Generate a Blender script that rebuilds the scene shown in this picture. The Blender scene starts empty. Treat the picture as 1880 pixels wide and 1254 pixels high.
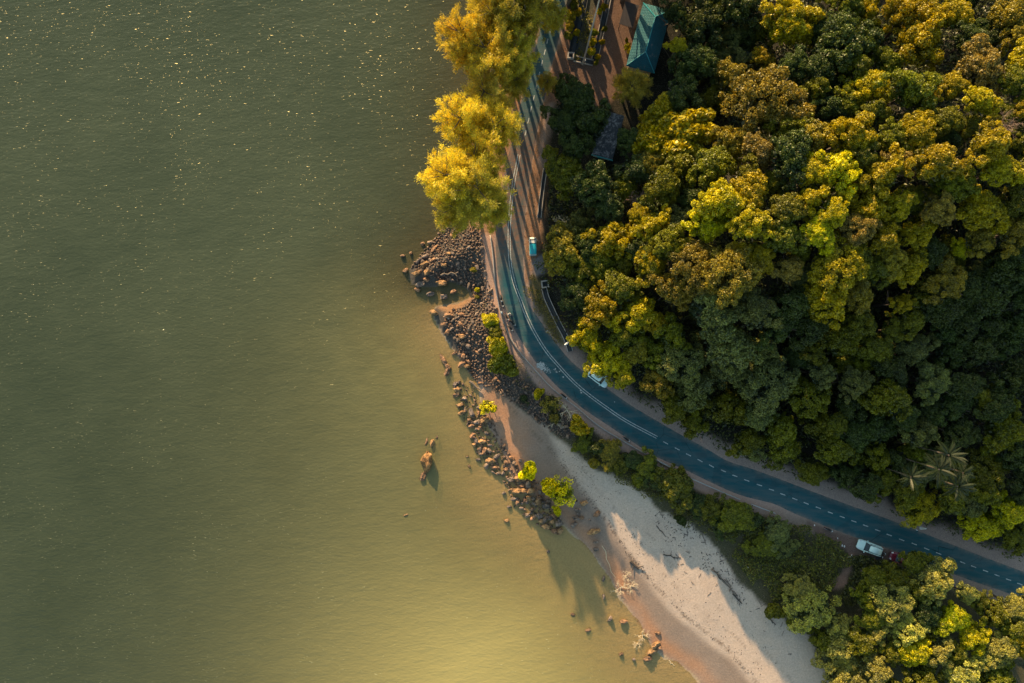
import bpy, bmesh, math, random
import numpy as np
from mathutils import Vector, Matrix, noise
R = math.radians
rng = np.random.default_rng(11)
random.seed(11)
S = bpy.context.scene
COL = S.collection

# ---------------------------------------------------------------- camera, sky, sun, exposure
CZ = 127.2
cd = bpy.data.cameras.new('camera'); cam = bpy.data.objects.new('camera', cd); COL.objects.link(cam)
cam.location = (0, 0, CZ); cam.rotation_euler = (0, 0, 0)
cd.sensor_width = 36; cd.lens = 36*125/188.0; cd.clip_end = 6000; cd.clip_start = .5
S.camera = cam
SUN_EL, SUN_AZ = R(16.4), math.atan2(-0.305, 0.952)      # azimuth measured from +Y towards +X
sdir = Vector((math.sin(SUN_AZ)*math.cos(SUN_EL), math.cos(SUN_AZ)*math.cos(SUN_EL), math.sin(SUN_EL)))
w = bpy.data.worlds.new('World'); S.world = w; w.use_nodes = True
nt = w.node_tree; nt.nodes.clear()
sky = nt.nodes.new('ShaderNodeTexSky'); sky.sky_type = 'NISHITA'; sky.sun_disc = False
sky.sun_elevation = SUN_EL; sky.sun_rotation = SUN_AZ
mixn = nt.nodes.new('ShaderNodeMix'); mixn.data_type = 'RGBA'; mixn.blend_type = 'MULTIPLY'
mixn.inputs[0].default_value = 1.0; mixn.inputs[7].default_value = (.96, 1.0, .84, 1)
bg = nt.nodes.new('ShaderNodeBackground'); bg.inputs[1].default_value = .148
wo = nt.nodes.new('ShaderNodeOutputWorld')
nt.links.new(sky.outputs[0], mixn.inputs[6]); nt.links.new(mixn.outputs[2], bg.inputs[0]); nt.links.new(bg.outputs[0], wo.inputs[0])
ld = bpy.data.lights.new('sun', 'SUN'); ld.energy = 5.0; ld.angle = R(.5); ld.color = (1, .72, .40)
sun = bpy.data.objects.new('sun', ld); COL.objects.link(sun)
sun.rotation_euler = sdir.to_track_quat('Z', 'Y').to_euler(); sun.location = (0, 0, 150)
S.view_settings.view_transform = 'Standard'; S.view_settings.look = 'None'
S.view_settings.exposure = 1.06; S.view_settings.gamma = 1; S.view_settings.use_curve_mapping = False
S.cycles.max_bounces = 6; S.cycles.transparent_max_bounces = 12; S.cycles.diffuse_bounces = 3
S.cycles.glossy_bounces = 2; S.cycles.transmission_bounces = 3

# ---------------------------------------------------------------- helpers
def W(px, py, z=2.2):
    s = (CZ - z)/1250.0
    return ((px-940)*s, (627-py)*s)
def WA(pts, z=2.2): return np.array([W(a, b, z) for a, b in pts])

def tag(o, label=None, cat=None, group=None, kind=None):
    if label: o['label'] = label
    if cat: o['category'] = cat
    if group: o['group'] = group
    if kind: o['kind'] = kind
    return o
def empty(name, loc, rz=0, label=None, cat=None, group=None):
    o = bpy.data.objects.new(name, None); o.empty_display_size = .3; COL.objects.link(o)
    o.location = loc; o.rotation_euler = (0, 0, rz); return tag(o, label, cat, group)
def link(name, me, mat=None, parent=None):
    o = bpy.data.objects.new(name, me); COL.objects.link(o)
    if mat is not None and not me.materials: me.materials.append(mat)
    if parent: o.parent = parent
    return o
def bobj(name, bm, mat, parent=None, smooth=False):
    me = bpy.data.meshes.new(name); bm.to_mesh(me); bm.free()
    if smooth: me.polygons.foreach_set('use_smooth', [True]*len(me.polygons))
    return link(name, me, mat, parent)
def np_mesh(name, V, F, mat, attrs=None, smooth=False):
    """V (n,3), F (m,k) all faces of k corners"""
    V = np.asarray(V, np.float32); F = np.asarray(F, np.int32); m, k = F.shape
    me = bpy.data.meshes.new(name); me.vertices.add(len(V)); me.vertices.foreach_set('co', V.ravel())
    me.loops.add(m*k); me.loops.foreach_set('vertex_index', F.ravel())
    me.polygons.add(m); me.polygons.foreach_set('loop_start', np.arange(0, m*k, k, dtype=np.int32))
    me.polygons.foreach_set('loop_total', np.full(m, k, np.int32))
    if smooth: me.polygons.foreach_set('use_smooth', np.ones(m, bool))
    for n, (typ, arr) in (attrs or {}).items():
        a = me.attributes.new(n, typ, 'POINT')
        a.data.foreach_set('color' if typ == 'FLOAT_COLOR' else 'value', np.asarray(arr, np.float32).ravel())
    me.update(); me.validate()
    if mat is not None: me.materials.append(mat)
    return me
def tree_copy(root, loc, rz, label=None, group=None, scale=None, color=None):
    def cp(o, par):
        c = o.copy(); COL.objects.link(c); c.parent = par
        if color: c.color = color
        for ch in o.children: cp(ch, c)
        return c
    kids = list(root.children)
    r = root.copy(); COL.objects.link(r); r.location = loc; r.rotation_euler = (0, 0, rz)
    if color: r.color = color
    if label: r['label'] = label
    if group: r['group'] = group
    if scale: r.scale = scale
    for ch in kids: cp(ch, r)
    return r

def box(bm, c, s, rz=0, rot=None):
    m = Matrix.Translation(c) @ (rot.to_4x4() if rot is not None else Matrix.Rotation(rz, 4, 'Z')) @ Matrix.Diagonal((*s, 1))
    return bmesh.ops.create_cube(bm, size=1, matrix=m)
def bar(bm, a, b, r1, r2=None, n=6):
    a = Vector(a); b = Vector(b); d = b-a
    if d.length < 1e-5: return
    m = Matrix.Translation((a+b)/2) @ d.to_track_quat('Z', 'Y').to_matrix().to_4x4()
    bmesh.ops.create_cone(bm, cap_ends=True, segments=n, radius1=r1, radius2=r1 if r2 is None else r2, depth=d.length, matrix=m)
def tube(bm, pts, radii, n=6):
    pts = [Vector(p) for p in pts]; rings = []
    for i, p in enumerate(pts):
        d = (pts[min(i+1, len(pts)-1)] - pts[max(i-1, 0)]).normalized()
        q = d.to_track_quat('Z', 'Y')
        rings.append([bm.verts.new(p + q @ Vector((math.cos(2*math.pi*k/n)*radii[i], math.sin(2*math.pi*k/n)*radii[i], 0))) for k in range(n)])
    for a, b in zip(rings, rings[1:]):
        for k in range(n): bm.faces.new((a[k], a[(k+1) % n], b[(k+1) % n], b[k]))
    bm.faces.new(rings[0][::-1]); bm.faces.new(rings[-1])

# ---- distance / noise fields
def seg_dist(P, A, closed=False):
    A = np.asarray(A, float); B = np.roll(A, -1, 0) if closed else A[1:]; A0 = A if closed else A[:-1]
    best = np.full(len(P), 1e9)
    for a, b in zip(A0, B):
        ab = b-a; L = ab@ab
        t = np.clip(((P-a)@ab)/max(L, 1e-9), 0, 1)
        q = P - a - t[:, None]*ab
        best = np.minimum(best, np.hypot(q[:, 0], q[:, 1]))
    return best
def inside(P, A):
    A = np.asarray(A, float); r = np.zeros(len(P), bool); x, y = P[:, 0], P[:, 1]
    for a, b in zip(A, np.roll(A, -1, 0)):
        c = (a[1] > y) != (b[1] > y)
        with np.errstate(divide='ignore', invalid='ignore'):
            xi = (b[0]-a[0])*(y-a[1])/(b[1]-a[1]+1e-12)+a[0]
        r ^= c & (x < xi)
    return r
def sdist(P, A):
    d = seg_dist(P, A, True); return np.where(inside(P, A), d, -d)
def sst(a, b, x):
    t = np.clip((x-a)/(b-a), 0, 1); return t*t*(3-2*t)
_lat = rng.random((256, 256))
def vn(x, y):
    xi = np.floor(x).astype(int); yi = np.floor(y).astype(int); fx = x-xi; fy = y-yi
    fx = fx*fx*(3-2*fx); fy = fy*fy*(3-2*fy)
    g = lambda a, b: _lat[a % 256, b % 256]
    return (g(xi, yi)*(1-fx)+g(xi+1, yi)*fx)*(1-fy)+(g(xi, yi+1)*(1-fx)+g(xi+1, yi+1)*fx)*fy
def fbm(x, y, sc, o=4):
    s = 0; a = .5
    for i in range(o):
        s = s+a*vn(x/sc+17.3*i, y/sc+5.1*i); sc /= 2.03; a /= 2
    return s
def smooth_line(pts, step=1.0):
    P = [np.array(p, float) for p in pts]; P = [2*P[0]-P[1]]+P+[2*P[-1]-P[-2]]; out = []
    for i in range(1, len(P)-2):
        p0, p1, p2, p3 = P[i-1:i+3]; n = max(2, int(np.linalg.norm(p2-p1)/step))
        for k in range(n):
            t = k/n
            out.append(.5*((2*p1)+(-p0+p2)*t+(2*p0-5*p1+4*p2-p3)*t*t+(-p0+3*p1-3*p2+p3)*t**3))
    out.append(P[-2]); return np.array(out)
def resample(L, n):
    d = np.r_[0, np.cumsum(np.hypot(*np.diff(L, axis=0).T))]; t = np.linspace(0, d[-1], n)
    return np.c_[np.interp(t, d, L[:, 0]), np.interp(t, d, L[:, 1])]
def resample_m(L, step):
    d = np.hypot(*np.diff(L, axis=0).T).sum(); return resample(L, max(2, int(d/step)))

# ---------------------------------------------------------------- node materials
class NM:
    def __init__(s, name):
        s.m = bpy.data.materials.new(name); s.m.use_nodes = True; s.t = s.m.node_tree; s.t.nodes.clear()
        s.out = s.t.nodes.new('ShaderNodeOutputMaterial')
    def n(s, typ, **k):
        nd = s.t.nodes.new('ShaderNode'+typ)
        for a, v in k.items(): setattr(nd, a, v)
        return nd
    def set(s, sock, v):
        if isinstance(v, bpy.types.NodeSocket): s.t.links.new(v, sock)
        elif isinstance(v, (tuple, list)) and len(v) == 3 and sock.type == 'RGBA': sock.default_value = (*v, 1)
        else: sock.default_value = v
    def mix(s, f, a, b, bt='MIX'):
        nd = s.n('Mix', data_type='RGBA', blend_type=bt); s.set(nd.inputs[0], f); s.set(nd.inputs[6], a); s.set(nd.inputs[7], b); return nd.outputs[2]
    def math(s, op, a, b=0.0, c=None):
        nd = s.n('Math', operation=op); s.set(nd.inputs[0], a); s.set(nd.inputs[1], b)
        if c is not None: s.set(nd.inputs[2], c)
        return nd.outputs[0]
    def noise(s, scale, detail=4, rough=.6, vec=None, dist=0):
        nd = s.n('TexNoise'); nd.inputs['Scale'].default_value = scale; nd.inputs['Detail'].default_value = detail
        nd.inputs['Roughness'].default_value = rough; nd.inputs['Distortion'].default_value = dist
        s.t.links.new(vec if vec is not None else s.pos(), nd.inputs['Vector']); return nd.outputs[0]
    def pos(s):
        if not hasattr(s, '_p'): s._p = s.n('NewGeometry').outputs['Position']
        return s._p
    def obj(s):
        if not hasattr(s, '_o'): s._o = s.n('TexCoord').outputs['Object']
        return s._o
    def ramp(s, f, a, b):
        nd = s.n('MapRange'); s.set(nd.inputs[0], f); nd.inputs[1].default_value = a; nd.inputs[2].default_value = b; return nd.outputs[0]
    def attr(s, name, out='Fac'):
        nd = s.n('Attribute', attribute_name=name); return nd.outputs[out]
    def bump(s, h, strength, dist):
        nd = s.n('Bump'); nd.inputs['Strength'].default_value = strength; nd.inputs['Distance'].default_value = dist
        s.t.links.new(h, nd.inputs['Height']); return nd.outputs[0]
    def pbr(s, col, rough=.8, metal=0, normal=None, spec=None, coat=0):
        p = s.n('BsdfPrincipled'); s.set(p.inputs['Base Color'], col); s.set(p.inputs['Roughness'], rough)
        p.inputs['Metallic'].default_value = metal
        if spec is not None: p.inputs['Specular IOR Level'].default_value = spec
        if coat: p.inputs['Coat Weight'].default_value = coat; p.inputs['Coat Roughness'].default_value = .08
        if normal is not None: s.t.links.new(normal, p.inputs['Normal'])
        s.t.links.new(p.outputs[0], s.out.inputs[0]); return s.m
def simple(name, col, rough=.6, metal=0, var=.25, sc=6, coat=0, bump=0):
    m = NM(name); n = m.noise(sc, 4, .6, m.obj())
    c = m.mix(n, tuple(x*(1-var) for x in col), tuple(min(1, x*(1+var)) for x in col))
    return m.pbr(c, rough, metal, m.bump(n, .4, bump) if bump else None, coat=coat)

# ground
g = NM('ground_material')
zc = g.attr('zone', 'Color')
n1 = g.noise(.35, 6, .65); n2 = g.noise(3.0, 5, .7); n3 = g.noise(14, 3, .6)
f = g.ramp(n1, .3, .7); f2 = g.ramp(n2, .25, .75)
c = g.mix(f, zc, g.mix(.5, zc, (1.25, 1.15, 1.05), 'MULTIPLY')); c = g.mix(.55, c, g.mix(f2, (.55, .55, .57), (1.3, 1.28, 1.25)), 'MULTIPLY')
rough_a = g.attr('rough_zone')
spk = g.ramp(n3, .56, .62)
c2 = g.mix(g.math('MULTIPLY', spk, rough_a), c, g.mix(1.0, c, (.45, .4, .38), 'MULTIPLY'))
spl = g.ramp(g.noise(9, 4, .7), .60, .66)
c2 = g.mix(g.math('MULTIPLY', spl, rough_a), c2, g.mix(.6, c2, (.5, .40, .33)))
GROUND = g.pbr(c2, .92, 0, g.bump(g.math('ADD', n2, g.math('MULTIPLY', n3, .6)), .5, .12), spec=.2)

# asphalt
a = NM('asphalt_material')
n1 = a.noise(.25, 5, .6); n2 = a.noise(22, 3, .6)
mp = a.n('Mapping'); a.t.links.new(a.pos(), mp.inputs[0]); mp.inputs['Rotation'].default_value = (0, 0, R(28)); mp.inputs['Scale'].default_value = (.12, 1.1, 1)
n3 = a.noise(1.1, 5, .65, mp.outputs[0])
c = a.mix(n1, (.012, .074, .091), (.024, .102, .119)); c = a.mix(.5, c, a.mix(n2, (.6, .6, .6), (1.35, 1.35, 1.35)), 'MULTIPLY')
c = a.mix(a.math('MULTIPLY', a.ramp(n3, .45, .75), .5), c, (.15, .15, .14))
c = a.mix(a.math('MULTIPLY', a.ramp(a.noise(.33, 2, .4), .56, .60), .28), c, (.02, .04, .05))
lit = a.attr('litter'); nl = a.noise(1.3, 6, .75)
c = a.mix(a.math('MULTIPLY', lit, a.ramp(nl, .30, .60)), c, (.20, .105, .07))
trk = a.attr('track'); c = a.mix(a.math('MULTIPLY', trk, a.math('MULTIPLY_ADD', n3, .5, .15)), c, (.075, .105, .11))
crk = a.n('TexVoronoi', feature='DISTANCE_TO_EDGE'); crk.inputs['Scale'].default_value = .28; a.t.links.new(a.pos(), crk.inputs['Vector'])
c = a.mix(a.math('MULTIPLY', a.ramp(crk.outputs[0], .012, .0), a.ramp(a.noise(.2, 3, .5), .5, .6)), c, (.01, .02, .025))
edge = a.attr('edge')
c = a.mix(a.math('MULTIPLY', edge, a.ramp(a.noise(.9, 5, .7), .35, .65)), c, (.22, .17, .14))
ASPHALT = a.pbr(c, .85, 0, a.bump(n2, .3, .02), spec=.25)

p = NM('road_paint_material'); c = p.mix(p.ramp(p.noise(6, 4, .7), .35, .6), (.16, .19, .19), (.56, .58, .55)); PAINT = p.pbr(c, .7)
CONC = simple('concrete_material', (.34, .30, .27), .9, var=.4, sc=3, bump=.02)
DARKC = simple('drain_concrete_material', (.045, .05, .055), .9, var=.4, sc=3, bump=.02)
STEEL = simple('galvanised_material', (.45, .45, .43), .5, .4, var=.2)
WOOD = simple('driftwood_material', (.17, .13, .10), .9, var=.5, sc=5, bump=.03)
DWOOD = simple('dark_wood_material', (.05, .04, .035), .85, var=.5, sc=5, bump=.03)
PALEW = simple('bleached_wood_material', (.62, .50, .34), .85, var=.2, sc=5)
BARK = simple('bark_material', (.10, .075, .055), .9, var=.4, sc=4, bump=.03)
TWIG = simple('twig_material', (.30, .20, .14), .9, var=.3, sc=4)
LITTER = simple('white_plastic_material', (.8, .78, .74), .5, var=.1)

# leaves: colour comes from each object's own colour and a per-leaf tone
def leaf_material(name, trans=.35):
    m = NM(name); oi = m.n('ObjectInfo'); tone = m.attr('tone')
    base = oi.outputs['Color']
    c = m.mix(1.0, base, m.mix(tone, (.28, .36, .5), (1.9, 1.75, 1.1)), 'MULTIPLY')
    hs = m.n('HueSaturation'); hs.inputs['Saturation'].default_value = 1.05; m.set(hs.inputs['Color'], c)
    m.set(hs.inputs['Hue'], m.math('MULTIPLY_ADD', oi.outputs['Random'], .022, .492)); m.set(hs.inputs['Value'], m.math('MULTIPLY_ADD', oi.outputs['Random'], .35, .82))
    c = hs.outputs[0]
    d = m.n('BsdfDiffuse'); m.set(d.inputs[0], c)
    t = m.n('BsdfTranslucent'); m.set(t.inputs[0], m.mix(1, c, (1.5, 1.25, .55), 'MULTIPLY'))
    x = m.n('MixShader'); x.inputs[0].default_value = trans
    m.t.links.new(d.outputs[0], x.inputs[1]); m.t.links.new(t.outputs[0], x.inputs[2])
    gl = m.n('BsdfGlossy'); gl.inputs['Roughness'].default_value = .45; gl.inputs[0].default_value = (1, .97, .85, 1)
    x2 = m.n('MixShader'); x2.inputs[0].default_value = .03
    m.t.links.new(x.outputs[0], x2.inputs[1]); m.t.links.new(gl.outputs[0], x2.inputs[2])
    m.t.links.new(x2.outputs[0], m.out.inputs[0]); return m.m
LEAF = leaf_material('leaf_material', .24)
NEEDLE = leaf_material('needle_material', .32)

# rock: brown-grey stone, dark weed and wet band near the waterline
r = NM('rock_material'); oi = r.n('ObjectInfo')
n1 = r.noise(1.6, 6, .7); n2 = r.noise(7, 4, .65)
c = r.mix(r.ramp(n1, .35, .65), (.042, .035, .034), (.34, .245, .18))
c = r.mix(1.0, c, oi.outputs['Color'], 'MULTIPLY')
c = r.mix(1.0, c, r.mix(oi.outputs['Random'], (.75, .75, .78), (1.3, 1.22, 1.15)), 'MULTIPLY')
sx = r.n('SeparateXYZ'); r.t.links.new(r.pos(), sx.inputs[0])
wet = r.ramp(r.math('ADD', sx.outputs[2], r.math('MULTIPLY', n1, .3)), .42, .12)
c = r.mix(r.math('MULTIPLY', wet, .7), c, (.045, .040, .028))
ROCK = r.pbr(c, r.math('MULTIPLY_ADD', wet, -.35, .85), 0, r.bump(r.math('ADD', n1, r.math('MULTIPLY', n2, .7)), 1.0, .25), spec=.3)

# ---------------------------------------------------------------- shore, road and terrain layout
SH = [(900, -900), (893, -260), (889, -60), (884, -5), (886, 60), (880, 120), (868, 170), (866, 230), (856, 300), (842, 350), (822, 400), (803, 440), (772, 470), (752, 495), (758, 520),
      (790, 528), (815, 520), (845, 520), (862, 536), (858, 550), (830, 560), (800, 565), (800, 588), (818, 620), (842, 655), (866, 690), (880, 712), (885, 745), (900, 790), (922, 830),
      (938, 866), (975, 905), (1015, 940), (1052, 980), (1092, 1022), (1122, 1066), (1145, 1105), (1172, 1145), (1200, 1188), (1240, 1216), (1270, 1236), (1288, 1256), (1340, 1330), (1450, 1480), (1700, 1800), (2600, 2600)]
shore = smooth_line(WA(SH, 0), 1.2)
BIG = 1700.0
LAND = np.vstack([shore, [[BIG, shore[-1][1]], [BIG, BIG], [shore[0][0], BIG]]])

RE = [(1078, -160), (1052, -60), (1041, 0), (1036, 27), (1022, 88), (1010, 130), (1000, 180), (986, 240), (976, 300), (969, 345), (964, 395), (962, 440), (961, 490), (965, 540), (975, 566), (991, 588), (1007, 611), (1027, 638), (1051, 666),
      (1079, 687), (1109, 709), (1155, 742), (1200, 769), (1248, 797), (1296, 823), (1335, 846), (1375, 859), (1420, 875), (1464, 892), (1550, 924), (1638, 956), (1736, 995), (1810, 1024), (1880, 1050), (1960, 1078), (2300, 1190)]
LE = [(1020, -160), (1008, -60), (1000, 0), (992, 50), (980, 100), (967, 150), (956, 190), (943, 245), (928, 310), (917, 370), (910, 430), (911, 470), (914, 505), (924, 555), (934, 582), (946, 608), (962, 634), (986, 668), (1008, 694), (1032, 718),
      (1069, 749), (1118, 782), (1158, 809), (1200, 836), (1257, 862), (1308, 887), (1359, 909), (1420, 925), (1448, 938), (1483, 953), (1544, 977), (1600, 997), (1660, 1018), (1761, 1058), (1880, 1099), (1960, 1128), (2300, 1245)]
N = 420
rE = resample(smooth_line(WA(RE)), N); lE = resample(smooth_line(WA(LE)), N)
ROADP = np.vstack([rE, lE[::-1]])
INLAND = np.vstack([rE, [[BIG, rE[-1][1]-400], [BIG, BIG], [rE[0][0]+60, BIG]]])

def hill(P):
    ridge = WA([(1235, 560), (1420, 400), (1640, 330), (1960, 300), (2600, 250)])
    d = seg_dist(P, ridge)
    h = 2.5 + 12.5*np.exp(-(d/19)**2) + 2.2*(fbm(P[:, 0], P[:, 1], 26)-.45)
    c = np.array(W(1130, 110)); dd = np.hypot(P[:, 0]-c[0], P[:, 1]-c[1])
    return h*sst(11, 34, dd)
def terrain(P, detail=True):
    P = np.atleast_2d(np.asarray(P, float))
    ds = seg_dist(P, shore); land = inside(P, LAND); 
    dr = np.maximum(-sdist(P, ROADP), 0)
    inl = inside(P, INLAND)
    steep = sst(-12, 2, P[:, 1])            # stone bank in the north, flat beach in the south
    t = ds/(ds+dr+1e-6)
    up = 2.2*(t**1.15)
    beach = np.minimum(up, .055*ds+.02)+np.maximum(0, 1)*0
    bank = np.minimum(2.2, 2.2*sst(0, 1, np.clip(ds/7.0, 0, 1))*.95+.1)
    sea_side = (1-steep)*np.where(dr < 11, np.maximum(beach, 2.2*(1-sst(1.5, 11, dr))+.055*ds*sst(1.5, 11, dr)), beach)+steep*np.where(dr < 3, 2.2-(2.2-bank)*sst(0, 3, dr), bank)
    sea_side = np.minimum(sea_side, 2.2)
    h = np.where(inl, 2.2+hill(P)*sst(5, 34, dr), sea_side)
    h = np.where(dr <= .02, 2.15, h)
    dep = np.where(P[:, 1] > -12, .11, .0)
    slope = .016+.060*sst(-35, -5, P[:, 1])
    under = -np.minimum(3.2, slope*ds+.0022*ds**2)
    h = np.where(land, h, under)
    if detail:
        k = np.where(dr > .4, 1, 0)*np.where(inl, 1.0, .35)*np.where(land, 1, .9)
        h = h + k*.22*(fbm(P[:, 0], P[:, 1], 3.5)-.47)
    return h
TG = {}
def TZ(x, y):
    if 'H' not in TG: return float(terrain([[x, y]])[0])
    i = int(np.clip(np.searchsorted(gx, x)-1, 0, len(gx)-2)); j = int(np.clip(np.searchsorted(gy, y)-1, 0, len(gy)-2))
    u = (x-gx[i])/(gx[i+1]-gx[i]); v = (y-gy[j])/(gy[j+1]-gy[j]); h = TG['H']
    return float((h[j, i]*(1-u)+h[j, i+1]*u)*(1-v)+(h[j+1, i]*(1-u)+h[j+1, i+1]*u)*v)
def TZA(Q): return np.array([TZ(a, b) for a, b in Q])
def ground_at(px, py):
    z = 2.0
    for _ in range(3): x, y = W(px, py, z); z = TZ(x, y)
    return x, y, z
def stretch(a, b, step, far):
    core = np.arange(a, b+step/2, step); out = []; x, s = 0, step
    while x < far: s *= 1.35; x += s; out.append(x)
    out = np.array(out); return np.r_[a-out[::-1], core, core[-1]+out]
gx = stretch(-34, 112, .42, 1500); gy = stretch(-76, 84, .42, 1500)
GX, GY = np.meshgrid(gx, gy); P = np.c_[GX.ravel(), GY.ravel()]
H = terrain(P); TG['H'] = H.reshape(GX.shape)
# zones of ground colour
ds = seg_dist(P, shore); land = inside(P, LAND); inl = inside(P, INLAND); dr = np.maximum(-sdist(P, ROADP), 0)
nz = fbm(P[:, 0], P[:, 1], 4.0); nz2 = fbm(P[:, 0]+50, P[:, 1], 1.6)
col = np.zeros((len(P), 3)); col[:] = (.022, .022, .015)
def lay(mask, c):
    global col
    m = np.clip(mask, 0, 1)[:, None]; col = col*(1-m)+np.array(c)*m
def poly_mask(pts, soft=.8, z=1.5, wob=2.2):
    return sst(-soft, soft, sdist(P, WA(pts, z))+(nz-.47)*wob+(nz2-.47)*1.2)
sea_land = land & ~inl
lay(sea_land*1.0, (.075, .068, .035))                                            # grass and soil
STONE = [(760, 400), (880, 425), (900, 520), (925, 600), (950, 660), (1000, 720), (1060, 770), (1062, 800), (1045, 808), (980, 770), (935, 735), (900, 705), (860, 690), (830, 650), (790, 600), (740, 500), (735, 470)]
lay(poly_mask(STONE, .5, 1.5, .5)*land, (.085, .075, .066))
SAND = [(880, 690), (935, 735), (975, 768), (1030, 806), (1062, 838), (1085, 855), (1130, 875), (1180, 905), (1215, 940), (1262, 960), (1300, 990), (1330, 1020), (1350, 1060), (1390, 1100), (1425, 1120), (1452, 1150), (1480, 1165), (1500, 1200), (1530, 1262), (1560, 1400), (1900, 1900), (1200, 1900), (820, 1200), (820, 800)]
ms = poly_mask(SAND, .4, .8, 1.2); lay(ms*land, (.54, .425, .345))
WETL = WA([(930, 740), (985, 800), (1030, 848), (1062, 892), (1120, 965), (1148, 1010), (1190, 1062), (1258, 1132), (1332, 1188), (1392, 1256), (1500, 1400)], .4)
dw = seg_dist(P, WETL); wetside = ds < 13
cut = WA([(900, 700), (960, 742), (1010, 795), (1030, 848), (1062, 892), (1120, 965), (1148, 1010), (1178, 1052), (1225, 1115), (1280, 1165), (1340, 1210), (1400, 1280), (1500, 1400), (900, 1500), (700, 1000)], .4)
wet = sst(-1.0, .9, sdist(P, cut)+(nz-.47)*1.6); lay(wet*ms*land, (.27, .205, .165))
rw = 1+1.3*sst(-26, -14, P[:, 1])
red = np.exp(-((ds-1.5*rw)/(1.4*rw))**2)*(.35+1.05*nz); lay(np.clip(red, 0, 1)*ms*land, (.40, .215, .125))
lay(poly_mask([(800, 560), (860, 530), (880, 540), (850, 562), (830, 575)], .4, .3, .6)*1.0, (.36, .20, .10))
wrack = np.exp(-((dw+.5*(nz2-.5))/.16)**2); lay(wrack*ms*.75*(fbm(P[:, 0], P[:, 1], .9) > .42), (.16, .115, .085))
for off, am in ((2.6, .5), (5.2, .45), (-2.0, .35)):
    wl_ = np.exp(-(((np.where(inside(P, np.vstack([WETL, [[200, -200], [200, 60]]])), dw, -dw)-off)+1.6*(nz-.5))/.13)**2)
    lay(wl_*ms*am*(fbm(P[:, 0]+30*off, P[:, 1], 1.3) > .47), (.20, .15, .115))
lay(ms*sst(.50, .62, fbm(P[:, 0]+7, P[:, 1]+3, 7))*.22, (.36, .28, .23))
lay((~land)*1.0, (.42, .32, .21)); lay((~land)*sst(0, 12, P[:, 1])*1.0, (.085, .08, .055))
# verges
lay(sst(3.6, 1.6, dr+(nz-.47)*3.2)*inl, (.33, .245, .21))
lay(sst(2.9, 2.1, dr+(nz2-.47)*.8)*sea_land*sst(-36, -30, P[:, 1]), (.40, .275, .225))
lay(sst(3.2, 1.6, dr+(nz-.47)*2.5)*sea_land*sst(-29, -35, P[:, 1]), (.29, .225, .19))
lay(poly_mask([(880, 425), (906, 428), (912, 520), (925, 580), (914, 590), (900, 545), (890, 500)], .4, 2.2, .6), (.40, .255, .195))
litter = [(955, 120), (1020, 60), (1060, 120), (1000, 200), (985, 300), (1003, 330), (995, 420), (985, 470), (970, 520), (955, 520), (960, 400), (968, 320)]
lay(poly_mask(litter, .5, 2.2, 1.0)*inl*(dr > .1), (.27, .16, .10))
lay(poly_mask([(850, 170), (940, 150), (960, 200), (925, 320), (912, 428), (860, 425), (850, 300)], .5, 2.2, 1.2)*sea_land, (.33, .18, .10))
yard = [(1030, -80), (1190, -80), (1160, 100), (1150, 140), (1160, 160), (1100, 200), (1010, 185), (1010, 140), (1035, 60)]
lay(poly_mask(yard, .6, 2.2, 1.4)*inl, (.15, .09, .065))
lay(poly_mask([(1058, -60), (1098, -60), (1086, 112), (1058, 108), (1050, 60)], .4, 2.2, .6), (.085, .08, .055))
lay(poly_mask([(978, 505), (992, 520), (1005, 560), (1040, 630), (1030, 640), (1003, 600), (985, 565), (972, 530)], .4, 2.2, .8), (.12, .10, .045))
lay(poly_mask([(975, 480), (995, 470), (1000, 500), (985, 505)], .4, 2.2, .5), (.22, .20, .20))
trackpoly = [(1562, 1000), (1572, 1010), (1562, 1040), (1556, 1075), (1530, 1085), (1520, 1075), (1545, 1050), (1555, 1022)]
lay(poly_mask(trackpoly, .3, 2.0, .5), (.28, .17, .125))
lay(poly_mask([(1480, 955), (1610, 1002), (1650, 1015), (1655, 1035), (1560, 1015), (1500, 985)], .4, 2.1, 1.0)*sea_land, (.17, .115, .095))
rz = np.where(land, 1.0, .3)*(1-.55*ms)*(dr > 0)
rz = rz*np.where(sea_land & (dr < 2.2) & (P[:, 1] > -36), .5, 1)
nx, ny = len(gx), len(gy)
idx = np.arange(nx*ny).reshape(ny, nx)
F = np.stack([idx[:-1, :-1], idx[:-1, 1:], idx[1:, 1:], idx[1:, :-1]], -1).reshape(-1, 4)
me = np_mesh('ground', np.c_[P, H], F, GROUND, {'zone': ('FLOAT_COLOR', np.c_[col, np.ones(len(col))]), 'rough_zone': ('FLOAT', rz)}, True)
tag(link('ground', me), 'sandy and earthy shore ground rising into a wooded hill', kind='structure')

# ---------------------------------------------------------------- water
wm = NM('sea_water_material')
depth = wm.attr('depth'); silt = wm.attr('silt')
opac = wm.math('SUBTRACT', 1.0, wm.math('EXPONENT', wm.math('MULTIPLY', depth, -1.35)))
big = wm.noise(.018, 4, .55); med = wm.noise(.11, 5, .6)
patch = wm.ramp(wm.math('ADD', wm.math('MULTIPLY', big, .7), wm.math('MULTIPLY', med, .3)), .38, .62)
deepc = wm.mix(patch, (.044, .057, .033), (.064, .078, .045))
murk = wm.mix(silt, deepc, (.385, .32, .122))
dif = wm.n('BsdfDiffuse'); wm.set(dif.inputs[0], murk)
tr = wm.n('BsdfTransparent'); tr.inputs[0].default_value = (.93, .88, .70, 1)
mx = wm.n('MixShader'); wm.set(mx.inputs[0], opac); wm.t.links.new(tr.outputs[0], mx.inputs[1]); wm.t.links.new(dif.outputs[0], mx.inputs[2])
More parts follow.
